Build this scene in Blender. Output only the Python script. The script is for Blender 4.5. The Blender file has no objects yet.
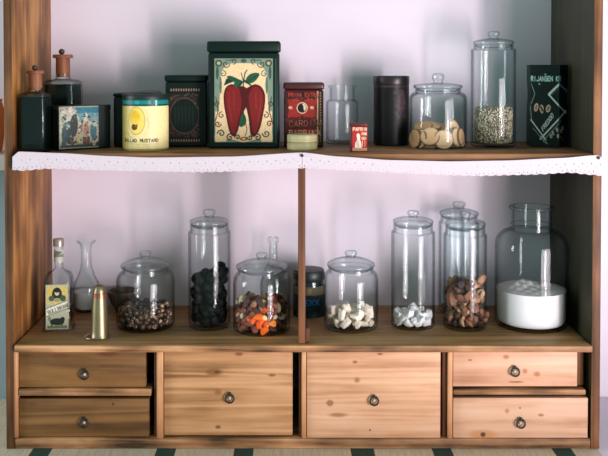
import bpy, bmesh, math, random
import numpy as np
from mathutils import Vector, Matrix, Euler

random.seed(11); np.random.seed(11)
SC = bpy.context.scene
COL = SC.collection
PI = math.pi

# ------------------------------------------------------------------ camera model
F = 893.0; D = 1.429; TILT = math.radians(1.36)
PX0, PY0 = 290.0, 68.0 + F * math.tan(TILT)
CT, ST = math.cos(TILT), math.sin(TILT)

def raydir(px, py):
    a = (px - PX0) / F; b = -(py - PY0) / F
    return Vector((a, CT + b * ST, -ST + b * CT))
_d = raydir(304, 344)
CAM = Vector((-_d.x / _d.y * D, -D, -_d.z / _d.y * D))

def at(px, py, Y):
    d = raydir(px, py); t = (Y - CAM.y) / d.y
    return CAM + d * t

def onz(px, py, Z):
    d = raydir(px, py); t = (Z - CAM.z) / d.z
    return CAM + d * t

ZL = 0.0                                  # top of lower shelf
ZU = at(304, 153.5, 0).z                  # top of upper shelf
YW = 0.2365                               # face of the back wall

# ------------------------------------------------------------------ colour, materials
def lin(c):
    return tuple(((v / 255) / 12.92 if v / 255 <= .04045 else ((v / 255 + .055) / 1.055) ** 2.4) for v in c)
def rgba(c): return lin(c) + (1.0,)

def new_mat(name):
    m = bpy.data.materials.new(name); m.use_nodes = True
    nt = m.node_tree
    return m, nt, nt.nodes['Principled BSDF'], nt.nodes['Material Output']

def plain(name, c, rough=.5, metal=0.0, var=.12, scale=60, spec=.5, bump=0, coat=0):
    m, nt, p, out = new_mat(name); N = nt.nodes; L = nt.links
    tc = N.new('ShaderNodeTexCoord'); nz = N.new('ShaderNodeTexNoise')
    nz.inputs['Scale'].default_value = scale; nz.inputs['Detail'].default_value = 4
    L.new(tc.outputs['Object'], nz.inputs['Vector'])
    mx = N.new('ShaderNodeMix'); mx.data_type = 'RGBA'
    l = lin(c)
    mx.inputs['A'].default_value = tuple(max(0, v * (1 - var)) for v in l) + (1,)
    mx.inputs['B'].default_value = tuple(min(1, v * (1 + var)) for v in l) + (1,)
    L.new(nz.outputs['Fac'], mx.inputs['Factor']); L.new(mx.outputs['Result'], p.inputs['Base Color'])
    p.inputs['Roughness'].default_value = rough; p.inputs['Metallic'].default_value = metal
    p.inputs['Specular IOR Level'].default_value = spec
    if coat: p.inputs['Coat Weight'].default_value = coat
    if bump:
        b = N.new('ShaderNodeBump'); b.inputs['Strength'].default_value = bump; b.inputs['Distance'].default_value = .002
        L.new(nz.outputs['Fac'], b.inputs['Height']); L.new(b.outputs['Normal'], p.inputs['Normal'])
    return m

def wood(name, dark, mid, light, axis='x', knots=(), rough=.55, scale=1.0, seed=0.0, spec=.3, blotch=.5, lines=.05):
    """Pine: stretched grain noise, cathedral bands, tone blotches and dark knots in object coordinates."""
    m, nt, p, out = new_mat(name); N = nt.nodes; L = nt.links
    tc = N.new('ShaderNodeTexCoord')
    def mapping(s, off=0.0):
        mp = N.new('ShaderNodeMapping'); mp.inputs['Scale'].default_value = s
        mp.inputs['Location'].default_value = (seed + off, seed * 1.7 + off, seed * .6)
        L.new(tc.outputs['Object'], mp.inputs['Vector']); return mp
    al, ac = 2.2 * scale, 55 * scale
    st = {'x': (al, ac, ac), 'z': (ac, ac, al), 'y': (ac, al, ac)}[axis]
    g = N.new('ShaderNodeTexNoise'); g.inputs['Scale'].default_value = 1.5; g.inputs['Detail'].default_value = 8; g.inputs['Roughness'].default_value = .65
    L.new(mapping(st).outputs[0], g.inputs['Vector'])
    st2 = tuple(v * .22 for v in st)
    w = N.new('ShaderNodeTexNoise'); w.inputs['Scale'].default_value = 1.2; w.inputs['Detail'].default_value = 3; w.inputs['Distortion'].default_value = .6
    L.new(mapping(st2, 3.1).outputs[0], w.inputs['Vector'])
    sn = N.new('ShaderNodeMath'); sn.operation = 'MULTIPLY'; sn.inputs[1].default_value = 85
    L.new(w.outputs['Fac'], sn.inputs[0])
    s2 = N.new('ShaderNodeMath'); s2.operation = 'SINE'; L.new(sn.outputs[0], s2.inputs[0])
    s3 = N.new('ShaderNodeMath'); s3.operation = 'MULTIPLY_ADD'; s3.inputs[1].default_value = lines; L.new(s2.outputs[0], s3.inputs[0]); L.new(g.outputs['Fac'], s3.inputs[2])
    b = N.new('ShaderNodeTexNoise'); b.inputs['Scale'].default_value = 9; b.inputs['Detail'].default_value = 3
    L.new(mapping(tuple(1 if i == 'xyz'.index(axis) else 2.2 for i in range(3)), 7).outputs[0], b.inputs['Vector'])
    bb = N.new('ShaderNodeMath'); bb.operation = 'MULTIPLY_ADD'; bb.inputs[1].default_value = blotch; L.new(b.outputs['Fac'], bb.inputs[0]); L.new(s3.outputs[0], bb.inputs[2])
    sub = N.new('ShaderNodeMath'); sub.operation = 'SUBTRACT'; sub.inputs[1].default_value = blotch * .5; L.new(bb.outputs[0], sub.inputs[0])
    r = N.new('ShaderNodeValToRGB'); e = r.color_ramp.elements
    e[0].position = .25; e[0].color = rgba(dark); e[1].position = .75; e[1].color = rgba(light)
    k = e.new(.5); k.color = rgba(mid)
    L.new(sub.outputs[0], r.inputs[0]); col = r.outputs['Color']
    for (kx, ky, kz, rad, asp, kc, soft) in knots:
        mp = N.new('ShaderNodeMapping'); mp.vector_type = 'POINT'
        mp.inputs['Location'].default_value = (-kx / (rad * asp), -ky / 1.0 * 0, -kz / rad)
        mp.inputs['Scale'].default_value = (1 / (rad * asp), 0.0, 1 / rad)
        L.new(tc.outputs['Object'], mp.inputs['Vector'])
        ln = N.new('ShaderNodeVectorMath'); ln.operation = 'LENGTH'; L.new(mp.outputs[0], ln.inputs[0])
        ad = N.new('ShaderNodeMath'); ad.operation = 'MULTIPLY_ADD'; ad.inputs[1].default_value = .9; L.new(g.outputs['Fac'], ad.inputs[0]); L.new(ln.outputs['Value'], ad.inputs[2])
        mr = N.new('ShaderNodeMapRange'); mr.interpolation_type = 'SMOOTHSTEP'
        mr.inputs['From Min'].default_value = 1.0 - soft * .4 + .3; mr.inputs['From Max'].default_value = 1.0 + soft + .5
        mr.inputs['To Min'].default_value = .85; mr.inputs['To Max'].default_value = 0
        L.new(ad.outputs[0], mr.inputs['Value'])
        mx = N.new('ShaderNodeMix'); mx.data_type = 'RGBA'; mx.inputs['B'].default_value = rgba(kc)
        L.new(mr.outputs['Result'], mx.inputs['Factor']); L.new(col, mx.inputs['A']); col = mx.outputs['Result']
    L.new(col, p.inputs['Base Color'])
    p.inputs['Roughness'].default_value = rough; p.inputs['Specular IOR Level'].default_value = spec
    bp = N.new('ShaderNodeBump'); bp.inputs['Strength'].default_value = .25; bp.inputs['Distance'].default_value = .001
    L.new(g.outputs['Fac'], bp.inputs['Height']); L.new(bp.outputs['Normal'], p.inputs['Normal'])
    return m

def thin_glass(name, face=(253, 255, 255), edge=(36, 76, 80), refl=.30, power=4.2):
    """Jar wall: lets light straight through, tints where it is seen edge-on, mirrors by Fresnel."""
    m, nt, p, out = new_mat(name); N = nt.nodes; L = nt.links; N.remove(p)
    lw = N.new('ShaderNodeLayerWeight'); lw.inputs['Blend'].default_value = .5
    pw = N.new('ShaderNodeMath'); pw.operation = 'POWER'; pw.inputs[1].default_value = power; L.new(lw.outputs['Facing'], pw.inputs[0])
    mx = N.new('ShaderNodeMix'); mx.data_type = 'RGBA'; mx.inputs['A'].default_value = rgba(face); mx.inputs['B'].default_value = rgba(edge)
    L.new(pw.outputs[0], mx.inputs['Factor'])
    t = N.new('ShaderNodeBsdfTransparent'); L.new(mx.outputs['Result'], t.inputs['Color'])
    g = N.new('ShaderNodeBsdfGlossy'); g.inputs['Roughness'].default_value = .05; g.inputs['Color'].default_value = (.95, 1, 1, 1)
    nz = N.new('ShaderNodeTexNoise'); tc = N.new('ShaderNodeTexCoord'); nz.inputs['Scale'].default_value = 30; nz.inputs['Detail'].default_value = 1
    L.new(tc.outputs['Object'], nz.inputs['Vector'])
    bp = N.new('ShaderNodeBump'); bp.inputs['Strength'].default_value = .12; bp.inputs['Distance'].default_value = .003
    L.new(nz.outputs['Fac'], bp.inputs['Height']); L.new(bp.outputs['Normal'], g.inputs['Normal'])
    fr = N.new('ShaderNodeFresnel'); fr.inputs['IOR'].default_value = 1.5
    # inside faces: keep the same air-to-glass reflectance on both sides
    sx = N.new('ShaderNodeMath'); sx.operation = 'POWER'; sx.inputs[1].default_value = 4.0; L.new(lw.outputs['Facing'], sx.inputs[0])
    sc = N.new('ShaderNodeMath'); sc.operation = 'MULTIPLY_ADD'; sc.inputs[1].default_value = refl * .6; sc.inputs[2].default_value = .045 * refl / .75
    L.new(sx.outputs[0], sc.inputs[0]); N.remove(fr)
    ms = N.new('ShaderNodeMixShader'); L.new(sc.outputs[0], ms.inputs[0]); L.new(t.outputs[0], ms.inputs[1]); L.new(g.outputs[0], ms.inputs[2])
    L.new(ms.outputs[0], out.inputs['Surface'])
    return m

def thick_glass(name, c=(225, 240, 238), ior=1.45, rough=.02):
    m, nt, p, out = new_mat(name)
    p.inputs['Base Color'].default_value = rgba(c); p.inputs['Transmission Weight'].default_value = 1
    p.inputs['IOR'].default_value = ior; p.inputs['Roughness'].default_value = rough
    return m

def painted(name, rough=.35, spec=.5, coat=0.0, metal=0.0, bump=0):
    """Print on tin or paper: pigment from the mesh's 'print' colours, worn by a fine noise."""
    m, nt, p, out = new_mat(name); N = nt.nodes; L = nt.links
    a = N.new('ShaderNodeAttribute'); a.attribute_name = 'print'
    tc = N.new('ShaderNodeTexCoord'); nz = N.new('ShaderNodeTexNoise'); nz.inputs['Scale'].default_value = 180; nz.inputs['Detail'].default_value = 3
    L.new(tc.outputs['Object'], nz.inputs['Vector'])
    mr = N.new('ShaderNodeMapRange'); mr.inputs['To Min'].default_value = .82; mr.inputs['To Max'].default_value = 1.12; L.new(nz.outputs['Fac'], mr.inputs['Value'])
    mx = N.new('ShaderNodeVectorMath'); mx.operation = 'SCALE'; L.new(a.outputs['Color'], mx.inputs[0]); L.new(mr.outputs['Result'], mx.inputs['Scale'])
    L.new(mx.outputs[0], p.inputs['Base Color'])
    p.inputs['Roughness'].default_value = rough; p.inputs['Specular IOR Level'].default_value = spec; p.inputs['Coat Weight'].default_value = coat; p.inputs['Metallic'].default_value = metal
    return m

# ------------------------------------------------------------------ mesh helpers
def link(name, me, mat, parent=None, smooth=True):
    if mat is not None: me.materials.append(mat)
    if smooth:
        me.polygons.foreach_set('use_smooth', [True] * len(me.polygons))
    o = bpy.data.objects.new(name, me); COL.objects.link(o)
    if parent is not None: o.parent = parent
    return o

def from_py(name, v, f, mat, parent=None, smooth=True):
    me = bpy.data.meshes.new(name); me.from_pydata([tuple(x) for x in v], [], f); me.update()
    return link(name, me, mat, parent, smooth)

def from_bm(name, bm, mat, parent=None, smooth=True, angle=None):
    bmesh.ops.recalc_face_normals(bm, faces=bm.faces)
    me = bpy.data.meshes.new(name); bm.to_mesh(me); bm.free()
    o = link(name, me, mat, parent, smooth)
    if smooth and angle:
        try: me.set_sharp_from_angle(angle=math.radians(angle))
        except Exception: pass
    return o

def empty(name, loc, label, cat, group=None, rz=0.0, kind=None):
    o = bpy.data.objects.new(name, None); COL.objects.link(o); o.empty_display_size = .02
    o.location = loc; o.rotation_euler = (0, 0, rz)
    return tag(o, label, cat, group, kind)

def tag(o, label, cat, group=None, kind=None):
    if label: o['label'] = label
    if cat: o['category'] = cat
    if group: o['group'] = group
    if kind: o['kind'] = kind
    return o

def bm_box(bm, x0, x1, y0, y1, z0, z1, bev=0.0, seg=2):
    r = bmesh.ops.create_cube(bm, size=1)
    vs = r['verts']
    for v in vs:
        v.co = Vector(((x0 + x1) / 2 + v.co.x * (x1 - x0), (y0 + y1) / 2 + v.co.y * (y1 - y0), (z0 + z1) / 2 + v.co.z * (z1 - z0)))
    if bev:
        es = list({e for v in vs for e in v.link_edges})
        bmesh.ops.bevel(bm, geom=es, offset=bev, segments=seg, profile=.5, affect='EDGES')

def box(name, x0, x1, y0, y1, z0, z1, mat, parent=None, bev=.001, seg=2):
    bm = bmesh.new(); bm_box(bm, x0, x1, y0, y1, z0, z1, bev, seg)
    return from_bm(name, bm, mat, parent, True, 35)

def lathe_data(prof, seg=48, cx=0, cy=0):
    v, f = [], []; rings = []
    for (r, z) in prof:
        if r < 1e-6:
            rings.append([len(v)]); v.append((cx, cy, z))
        else:
            rings.append(list(range(len(v), len(v) + seg)))
            for i in range(seg):
                a = 2 * PI * i / seg; v.append((cx + r * math.cos(a), cy + r * math.sin(a), z))
    for A, B in zip(rings, rings[1:]):
        if len(A) == 1 and len(B) == 1: continue
        for i in range(seg):
            j = (i + 1) % seg
            if len(A) == 1: f.append((A[0], B[j], B[i]))
            elif len(B) == 1: f.append((A[i], A[j], B[0]))
            else: f.append((A[i], A[j], B[j], B[i]))
    return v, f

def lathe(name, prof, mat, parent=None, seg=48, cx=0, cy=0, angle=40):
    v, f = lathe_data(prof, seg, cx, cy)
    bm = bmesh.new()
    bv = [bm.verts.new(x) for x in v]
    for q in f:
        try: bm.faces.new([bv[i] for i in q])
        except ValueError: pass
    return from_bm(name, bm, mat, parent, True, angle)

def arc(r0, z0, r1, z1, n=5, bulge='out'):
    """quarter-ellipse from (r0,z0) to (r1,z1)"""
    pts = []
    for i in range(n + 1):
        t = i / n * PI / 2
        if bulge == 'out': pts.append((r0 + (r1 - r0) * (1 - math.cos(t)), z0 + (z1 - z0) * math.sin(t)))
        else: pts.append((r0 + (r1 - r0) * math.sin(t), z0 + (z1 - z0) * (1 - math.cos(t))))
    return pts

def sq_section(prof, n=4, k=.22, rot=0.0, seg=48):
    """Lathe with a rounded-square section: half-width w at each z; k = corner softness (1 round)."""
    v, f = [], []; rings = []
    for (w, z, sq) in prof:
        if w < 1e-6:
            rings.append([len(v)]); v.append((0, 0, z)); continue
        rings.append(list(range(len(v), len(v) + seg)))
        for i in range(seg):
            a = 2 * PI * i / seg + PI / 4
            p = 2 + 8 * sq
            c, s = math.cos(a), math.sin(a)
            r = w / (abs(c) ** p + abs(s) ** p) ** (1 / p)
            v.append((r * c, r * s, z))
    for A, B in zip(rings, rings[1:]):
        for i in range(seg):
            j = (i + 1) % seg
            if len(A) == 1: f.append((A[0], B[j], B[i]))
            elif len(B) == 1: f.append((A[i], A[j], B[0]))
            else: f.append((A[i], A[j], B[j], B[i]))
    return v, f

def sq_lathe(name, prof, mat, parent, seg=48, angle=50):
    v, f = sq_section(prof, seg=seg)
    bm = bmesh.new(); bv = [bm.verts.new(x) for x in v]
    for q in f: bm.faces.new([bv[i] for i in q])
    return from_bm(name, bm, mat, parent, True, angle)

# ------------------------------------------------------------------ printed labels: a small painter onto mesh colours
STROKES = {
 'A': [[(0,6),(2,0),(4,6)],[(1,4),(3,4)]], 'B': [[(0,0),(0,6),(3,6),(4,5),(3,3),(0,3)],[(0,0),(3,0),(4,1.5),(3,3)]],
 'C': [[(4,1),(3,0),(1,0),(0,1),(0,5),(1,6),(3,6),(4,5)]], 'D': [[(0,0),(0,6),(2,6),(4,4),(4,2),(2,0),(0,0)]],
 'E': [[(4,0),(0,0),(0,6),(4,6)],[(0,3),(3,3)]], 'F': [[(4,0),(0,0),(0,6)],[(0,3),(3,3)]],
 'G': [[(4,1),(3,0),(1,0),(0,1),(0,5),(1,6),(4,6),(4,3),(2,3)]], 'H': [[(0,0),(0,6)],[(4,0),(4,6)],[(0,3),(4,3)]],
 'I': [[(2,0),(2,6)]], 'J': [[(4,0),(4,5),(3,6),(1,6),(0,5)]], 'K': [[(0,0),(0,6)],[(4,0),(0,3),(4,6)]],
 'L': [[(0,0),(0,6),(4,6)]], 'M': [[(0,6),(0,0),(2,3),(4,0),(4,6)]], 'N': [[(0,6),(0,0),(4,6),(4,0)]],
 'O': [[(1,0),(3,0),(4,1),(4,5),(3,6),(1,6),(0,5),(0,1),(1,0)]], 'P': [[(0,6),(0,0),(3,0),(4,1.5),(3,3),(0,3)]],
 'R': [[(0,6),(0,0),(3,0),(4,1.5),(3,3),(0,3)],[(2,3),(4,6)]], 'S': [[(4,1),(3,0),(1,0),(0,1),(1,3),(3,3),(4,5),(3,6),(0,6)]],
 'T': [[(0,0),(4,0)],[(2,0),(2,6)]], 'U': [[(0,0),(0,5),(1,6),(3,6),(4,5),(4,0)]], 'V': [[(0,0),(2,6),(4,0)]],
 'W': [[(0,0),(1,6),(2,3),(3,6),(4,0)]], 'X': [[(0,0),(4,6)],[(4,0),(0,6)]], 'Y': [[(0,0),(2,3),(4,0)],[(2,3),(2,6)]],
 'Z': [[(0,0),(4,0),(0,6),(4,6)]], ' ': [], '.': [[(2,5.6),(2,6)]],
}

class Canvas:
    def __init__(s, w, h, bg, ss=2):
        s.w, s.h, s.ss = w, h, ss
        s.a = np.zeros((h * ss, w * ss, 3)); s.a[:] = bg
        ys, xs = np.mgrid[0:h * ss, 0:w * ss]
        s.x = (xs + .5) / ss; s.y = (ys + .5) / ss
    def put(s, m, c, op=1.0): s.a[m] = s.a[m] * (1 - op) + np.array(c, float) * op
    def rect(s, x0, y0, x1, y1, c, op=1.0): s.put((s.x >= x0) & (s.x < x1) & (s.y >= y0) & (s.y < y1), c, op)
    def ell(s, cx, cy, rx, ry, c, rot=0.0, op=1.0, ring=None):
        dx, dy = s.x - cx, s.y - cy; ca, sa = math.cos(rot), math.sin(rot)
        u = (dx * ca + dy * sa) / rx; v = (-dx * sa + dy * ca) / ry; d = np.hypot(u, v)
        m = d <= 1
        if ring: m &= d >= 1 - ring
        s.put(m, c, op)
    def poly(s, pts, c, op=1.0):
        m = np.zeros(s.x.shape, bool); n = len(pts)
        for i in range(n):
            (x0, y0), (x1, y1) = pts[i], pts[(i + 1) % n]
            if y0 == y1: continue
            cond = ((y0 > s.y) != (y1 > s.y)) & (s.x < (x1 - x0) * (s.y - y0) / (y1 - y0) + x0)
            m ^= cond
        s.put(m, c, op)
    def blob(s, pts, c, op=1.0, n=8):
        """closed smooth outline through pts"""
        q = []; k = len(pts)
        for i in range(k):
            p0, p1, p2, p3 = (np.array(pts[(i + j - 1) % k], float) for j in range(4))
            for t in np.linspace(0, 1, n, endpoint=False):
                q.append(tuple(.5 * (2 * p1 + (p2 - p0) * t + (2 * p0 - 5 * p1 + 4 * p2 - p3) * t * t + (3 * p1 - p0 - 3 * p2 + p3) * t ** 3)))
        s.poly(q, c, op)
    def line(s, pts, w, c, op=1.0):
        m = np.zeros(s.x.shape, bool)
        for (x0, y0), (x1, y1) in zip(pts, pts[1:]):
            dx, dy = x1 - x0, y1 - y0; L2 = dx * dx + dy * dy + 1e-9
            t = np.clip(((s.x - x0) * dx + (s.y - y0) * dy) / L2, 0, 1)
            m |= np.hypot(s.x - x0 - t * dx, s.y - y0 - t * dy) <= w / 2
        s.put(m, c, op)
    def curl(s, cx, cy, r, a0, turns, w, c, flip=1):
        pts = []
        for i in range(26):
            t = i / 25; a = a0 + flip * t * turns * 2 * PI; q = r * (1 - .8 * t)
            pts.append((cx + q * math.cos(a), cy + q * math.sin(a)))
        s.line(pts, w, c)
    def text(s, x, y, t, h, c, w=None, rot=0.0, wide=1.0, gap=1.6, slant=0.0):
        k = h / 6; w = w or k * 1.1; px = 0.0; ca, sa = math.cos(rot), math.sin(rot)
        for ch in t.upper():
            for st in STROKES.get(ch, []):
                pts = []
                for (a, b) in st:
                    u = (px + (a * wide)) * k + slant * (6 - b) * k; v = b * k
                    pts.append((x + u * ca - v * sa, y + u * sa + v * ca))
                s.line(pts, w, c)
            px += 4 * wide + gap
    def speck(s, amt, size=1, seed=1):
        r = np.random.RandomState(seed); n = r.rand(s.h * s.ss // size + 1, s.w * s.ss // size + 1)
        n = np.kron(n, np.ones((size, size)))[:s.h * s.ss, :s.w * s.ss]
        s.a *= (1 + amt * (n[..., None] - .5))
    def out(s):
        a = s.a.reshape(s.h, s.ss, s.w, s.ss, 3).mean(axis=(1, 3)).clip(0, 255) / 255
        return np.where(a <= .04045, a / 12.92, ((a + .055) / 1.055) ** 2.4)

def print_mesh(name, cv, pos, mat, parent=None, thick=True):
    """cv: Canvas; pos(u,v)-> local point, u 0..1 left-right, v 0..1 bottom-top. One connected sheet carrying the print."""
    c = cv.out(); h, w = c.shape[:2]
    v = []; cols = []
    for j in range(h):
        for i in range(w):
            v.append(pos(i / (w - 1), 1 - j / (h - 1))); cols.append(c[j, i])
    f = [(j * w + i, (j + 1) * w + i, (j + 1) * w + i + 1, j * w + i + 1) for j in range(h - 1) for i in range(w - 1)]
    me = bpy.data.meshes.new(name); me.from_pydata(v, [], f); me.update()
    at_ = me.color_attributes.new('print', 'FLOAT_COLOR', 'POINT')
    buf = np.ones((len(v), 4), np.float32); buf[:, :3] = np.array(cols)
    at_.data.foreach_set('color', buf.ravel())
    return link(name, me, mat, parent, True)

def flat_pos(x0, x1, z0, z1, y): return lambda u, v: (x0 + (x1 - x0) * u, y, z0 + (z1 - z0) * v)
def cyl_pos(r, a0, a1, z0, z1):   # a measured from -Y (towards the viewer), positive to the right
    def p(u, v):
        a = a0 + (a1 - a0) * u
        return (r * math.sin(a), -r * math.cos(a), z0 + (z1 - z0) * v)
    return p

# ------------------------------------------------------------------ placing helpers
def round_at(pxc, hw, base_y, Z):
    """round thing: X, Y centre and radius (m) from the lowest pixel of its base on the shelf at height Z"""
    yf = onz(pxc, base_y, Z).y
    r = hw * .0017
    for _ in range(6):
        yc = yf + r; r = hw * (D + yc) / F
    return at(pxc, base_y, yc).x, yf + r, r

def zz(py, Y, Z=0.0, px=300): return at(px, py, Y).z - Z
def rr(hw, Y): return hw * (D + Y) / F

# ------------------------------------------------------------------ shared materials
M = {}
M['wall'] = plain('white_limewash', (228, 217, 229), .9, 0, .04, 14, .2, bump=.15)
M['glass'] = thin_glass('clear_jar_glass')
M['lid'] = thin_glass('lid_glass', (248, 252, 252), (56, 96, 98), .9, 2.6)
M['bottle'] = thin_glass('bottle_glass', (250, 253, 252), (80, 106, 102), .32, 3.5)
M['black_lid'] = plain('black_paint', (22, 34, 33), .45, 0, .2)
M['darktin'] = plain('dark_green_tin', (8, 29, 24), .4, 0, .25, 40, .25)
M['cork'] = wood('cork_wood', (66, 37, 24), (118, 70, 46), (160, 104, 72), 'z', scale=1.4)
M['iron'] = plain('black_iron', (14, 24, 20), .5, 0, .3, 200)
M['ironpin'] = plain('grey_pin', (196, 182, 166), .5, .0, .2, 200)
M['print'] = painted('printed_tin', .4, .25, .0)
M['paper'] = painted('printed_paper', .6, .3)

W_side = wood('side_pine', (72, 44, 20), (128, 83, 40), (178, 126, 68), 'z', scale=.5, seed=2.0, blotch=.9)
W_side_shaded = wood('side_pine_right', (28, 31, 20), (44, 43, 27), (60, 55, 36), 'z', scale=.8, seed=5.0, blotch=.6)  # same pine, with the right board's shade put into its colour
W_edge = wood('edge_pine', (50, 32, 18), (106, 68, 40), (156, 108, 68), 'z', scale=.9, seed=8.0, blotch=.7)
W_edge_l = wood('edge_pine_left', (58, 38, 22), (96, 64, 38), (140, 98, 60), 'z', scale=.9, seed=7.0, blotch=.7)
W_shelf = wood('shelf_pine', (104, 78, 46), (156, 120, 76), (188, 150, 100), 'x', scale=.7, seed=4.0, blotch=.6)
W_rail = wood('rail_pine', (64, 46, 30), (150, 108, 72), (204, 156, 112), 'x', scale=.8, seed=6.0, blotch=1.0)
W_stile = wood('stile_pine', (110, 72, 44), (186, 132, 90), (226, 176, 130), 'z', scale=.9, seed=9.0, blotch=.6)
W_post = wood('post_pine', (60, 36, 22), (100, 62, 39), (136, 90, 58), 'z', scale=.9, seed=3.3, blotch=.5)
W_guide = wood('guide_pine', (90, 56, 30), (140, 92, 52), (170, 116, 70), 'z', scale=.9, seed=1.3)

# ================================================================== SETTING
def struct(o):
    o['kind'] = 'structure'; return o
struct(box('wall_back', -1.6, 1.6, YW, YW + .06, -.9, 1.5, M['wall'], bev=0))
blue = plain('blue_grey_paint', (150, 168, 174), .8, 0, .08, 10, .2)
zb = at(3, 165, YW).z; zt = at(3, 150, YW).z
XLo = at(5.3, 250, 0).x; XLi = at(13.3, 250, 0).x; XRi = at(592.2, 250, 0).x; XRo = at(600.8, 250, 0).x
struct(box('trim_1', -1.55, XLo - .004, YW - .012, YW, -.88, zb, blue, bev=0))
white_paint = plain('white_gloss_paint', (232, 226, 226), .5, 0, .04, 20, .3)
struct(box('trim_2', -1.55, XLo - .004, YW - .09, YW, zb, zt, white_paint, bev=.002))
ZB = at(304, 448.5, 0).z                    # underside of the cabinet
worktop = struct(box('floor', -1.6, 1.6, -.45, YW, ZB - .06, ZB - .003, M['wall'], bev=.002))  # worktop slab added under the cloth and cabinet

# orange jar on the ledge, mostly hidden behind the cabinet side
orange = plain('terracotta', (216, 136, 84), .6, 0, .15, 30, .3)
pY = YW - .048
pr = .038
ox = at(4.6, 120, pY).x - pr
po = empty('terracotta_jar', (ox, pY, zt), 'terracotta orange pot on white ledge beyond the left edge of the cabinet', 'pot')
ph = at(3, 99, pY).z - zt
lathe('body', [(0, 0), (.028, 0), (.032, .004), (pr, ph * .5), (pr * .98, ph * .75), (pr * .84, ph * .95), (pr * .86, ph), (pr * .78, ph), (pr * .76, ph * .9), (pr * .9, ph * .6), (.026, .006), (0, .006)], orange, po)

# ================================================================== CABINET
cab = empty('shelf_cabinet', (0, 0, ZB), 'open pine wall cabinet with two shelves above a row of six drawers', 'cabinet')
def cbox(name, x0, x1, y0, y1, z0, z1, mat, bev=.0012, parent=cab, seg=2):
    """box in world coordinates as part of the cabinet; its own origin sits at its centre so grain differs"""
    cx, cy, cz = (x0 + x1) / 2, (y0 + y1) / 2, (z0 + z1) / 2
    o = box(name, x0 - cx, x1 - cx, y0 - cy, y1 - cy, z0 - cz, z1 - cz, mat, parent, bev, seg)
    base = Vector((0, 0, ZB)) if parent is cab else Vector((0, 0, ZB)) + parent.location
    o.location = Vector((cx, cy, cz)) - base
    return o
ZT = at(304, -40, 0).z
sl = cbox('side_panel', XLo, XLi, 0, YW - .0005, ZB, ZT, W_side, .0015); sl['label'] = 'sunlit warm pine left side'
sr = cbox('side_panel', XRi, XRo, 0, YW - .0005, ZB, ZT, W_side_shaded, .0015); sr['label'] = 'shaded dark right side'
cbox('edge_strip', XLo, XLi, -.0014, -.0001, ZB, ZT, W_edge_l, .0005)
cbox('edge_strip', XRi, XRo, -.0014, -.0001, ZB, ZT, W_edge, .0005)  # strip added so the front edge stays brown, without the panel's painted shade
# front edges, lighter and worn
zl1 = at(304, 351.3, 0).z
lo = cbox('lower_shelf', XLi + .0008, XRi - .0008, -.005, YW - .001, zl1, ZL, W_shelf, .004, seg=4)
nz = cbox('shelf_nosing', at(16, 348, 0).x, at(591, 348, 0).x, -.0085, -.0046, zl1 + .0006, ZL - .0002, W_rail, .0018, seg=3)
W_up = wood('upper_shelf_pine', (70, 46, 28), (124, 86, 52), (164, 118, 76), 'x', scale=.7, seed=14.0, blotch=.6)
up = cbox('upper_shelf', XLi + .0008, XRi - .0008, 0, YW - .001, ZU - .019, ZU, W_up, .002)
zr0 = at(304, 438.5, 0).z
cbox('bottom_rail', XLi + .0005, XRi - .0005, -.001, .02, ZB, zr0, W_rail, .0015)
cbox('bottom_board', XLi + .0005, XRi - .0005, .0202, YW - .001, ZB, ZB + .012, W_shelf, .001)
# dividers between the drawers: a dark board with a lighter stile in front
for (a, b, c) in ((153.6, 156.6, 163.2), (298.9, 301.6, 306.2), (443.2, 447.8, 452.6)):
    xa, xb, xc = (at(q, 395, 0).x for q in (a, b, c))
    cbox('divider', xa, xc, .0065, YW - .001, ZB + .0125, zl1 - .0005, W_post, .0008)
    cbox('stile', xb, xc, .0002, .006, zr0 - .0005, zl1 - .0005, W_stile, .0012)
cbox('stile', at(13.2, 395, 0).x, at(17.6, 395, 0).x, .0002, .012, zr0 + .0005, zl1 - .0005, W_stile, .0012)
for (a, b, y0, y1) in ((17.4, 151, 389.2, 396.2), (453, 586, 390, 395.2)):
    cbox('drawer_rail', at(a, 392, 0).x + .0006, at(b, 392, 0).x, .0004, .03, at(304, y1, 0).z, at(304, y0, 0).z, W_rail, .0018, seg=3)
cbox('drawer_guide', at(577, 370, .02).x, at(583.6, 370, .02).x, .02, YW - .002, at(304, 389.5, 0).z, zl1 - .0006, W_guide, .0008)
# centre post under the upper shelf, with its little foot block
post = cbox('centre_post', at(298.4, 250, 0).x, at(305.4, 250, 0).x, 0, .062, ZL + .0004, ZU - .0193, W_post, .0012)
cbox('post_foot', at(305.6, 335, 0).x, at(309.6, 335, 0).x, .004, .05, ZL + .0004, at(304, 329, 0).z, W_post, .0012)

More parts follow.
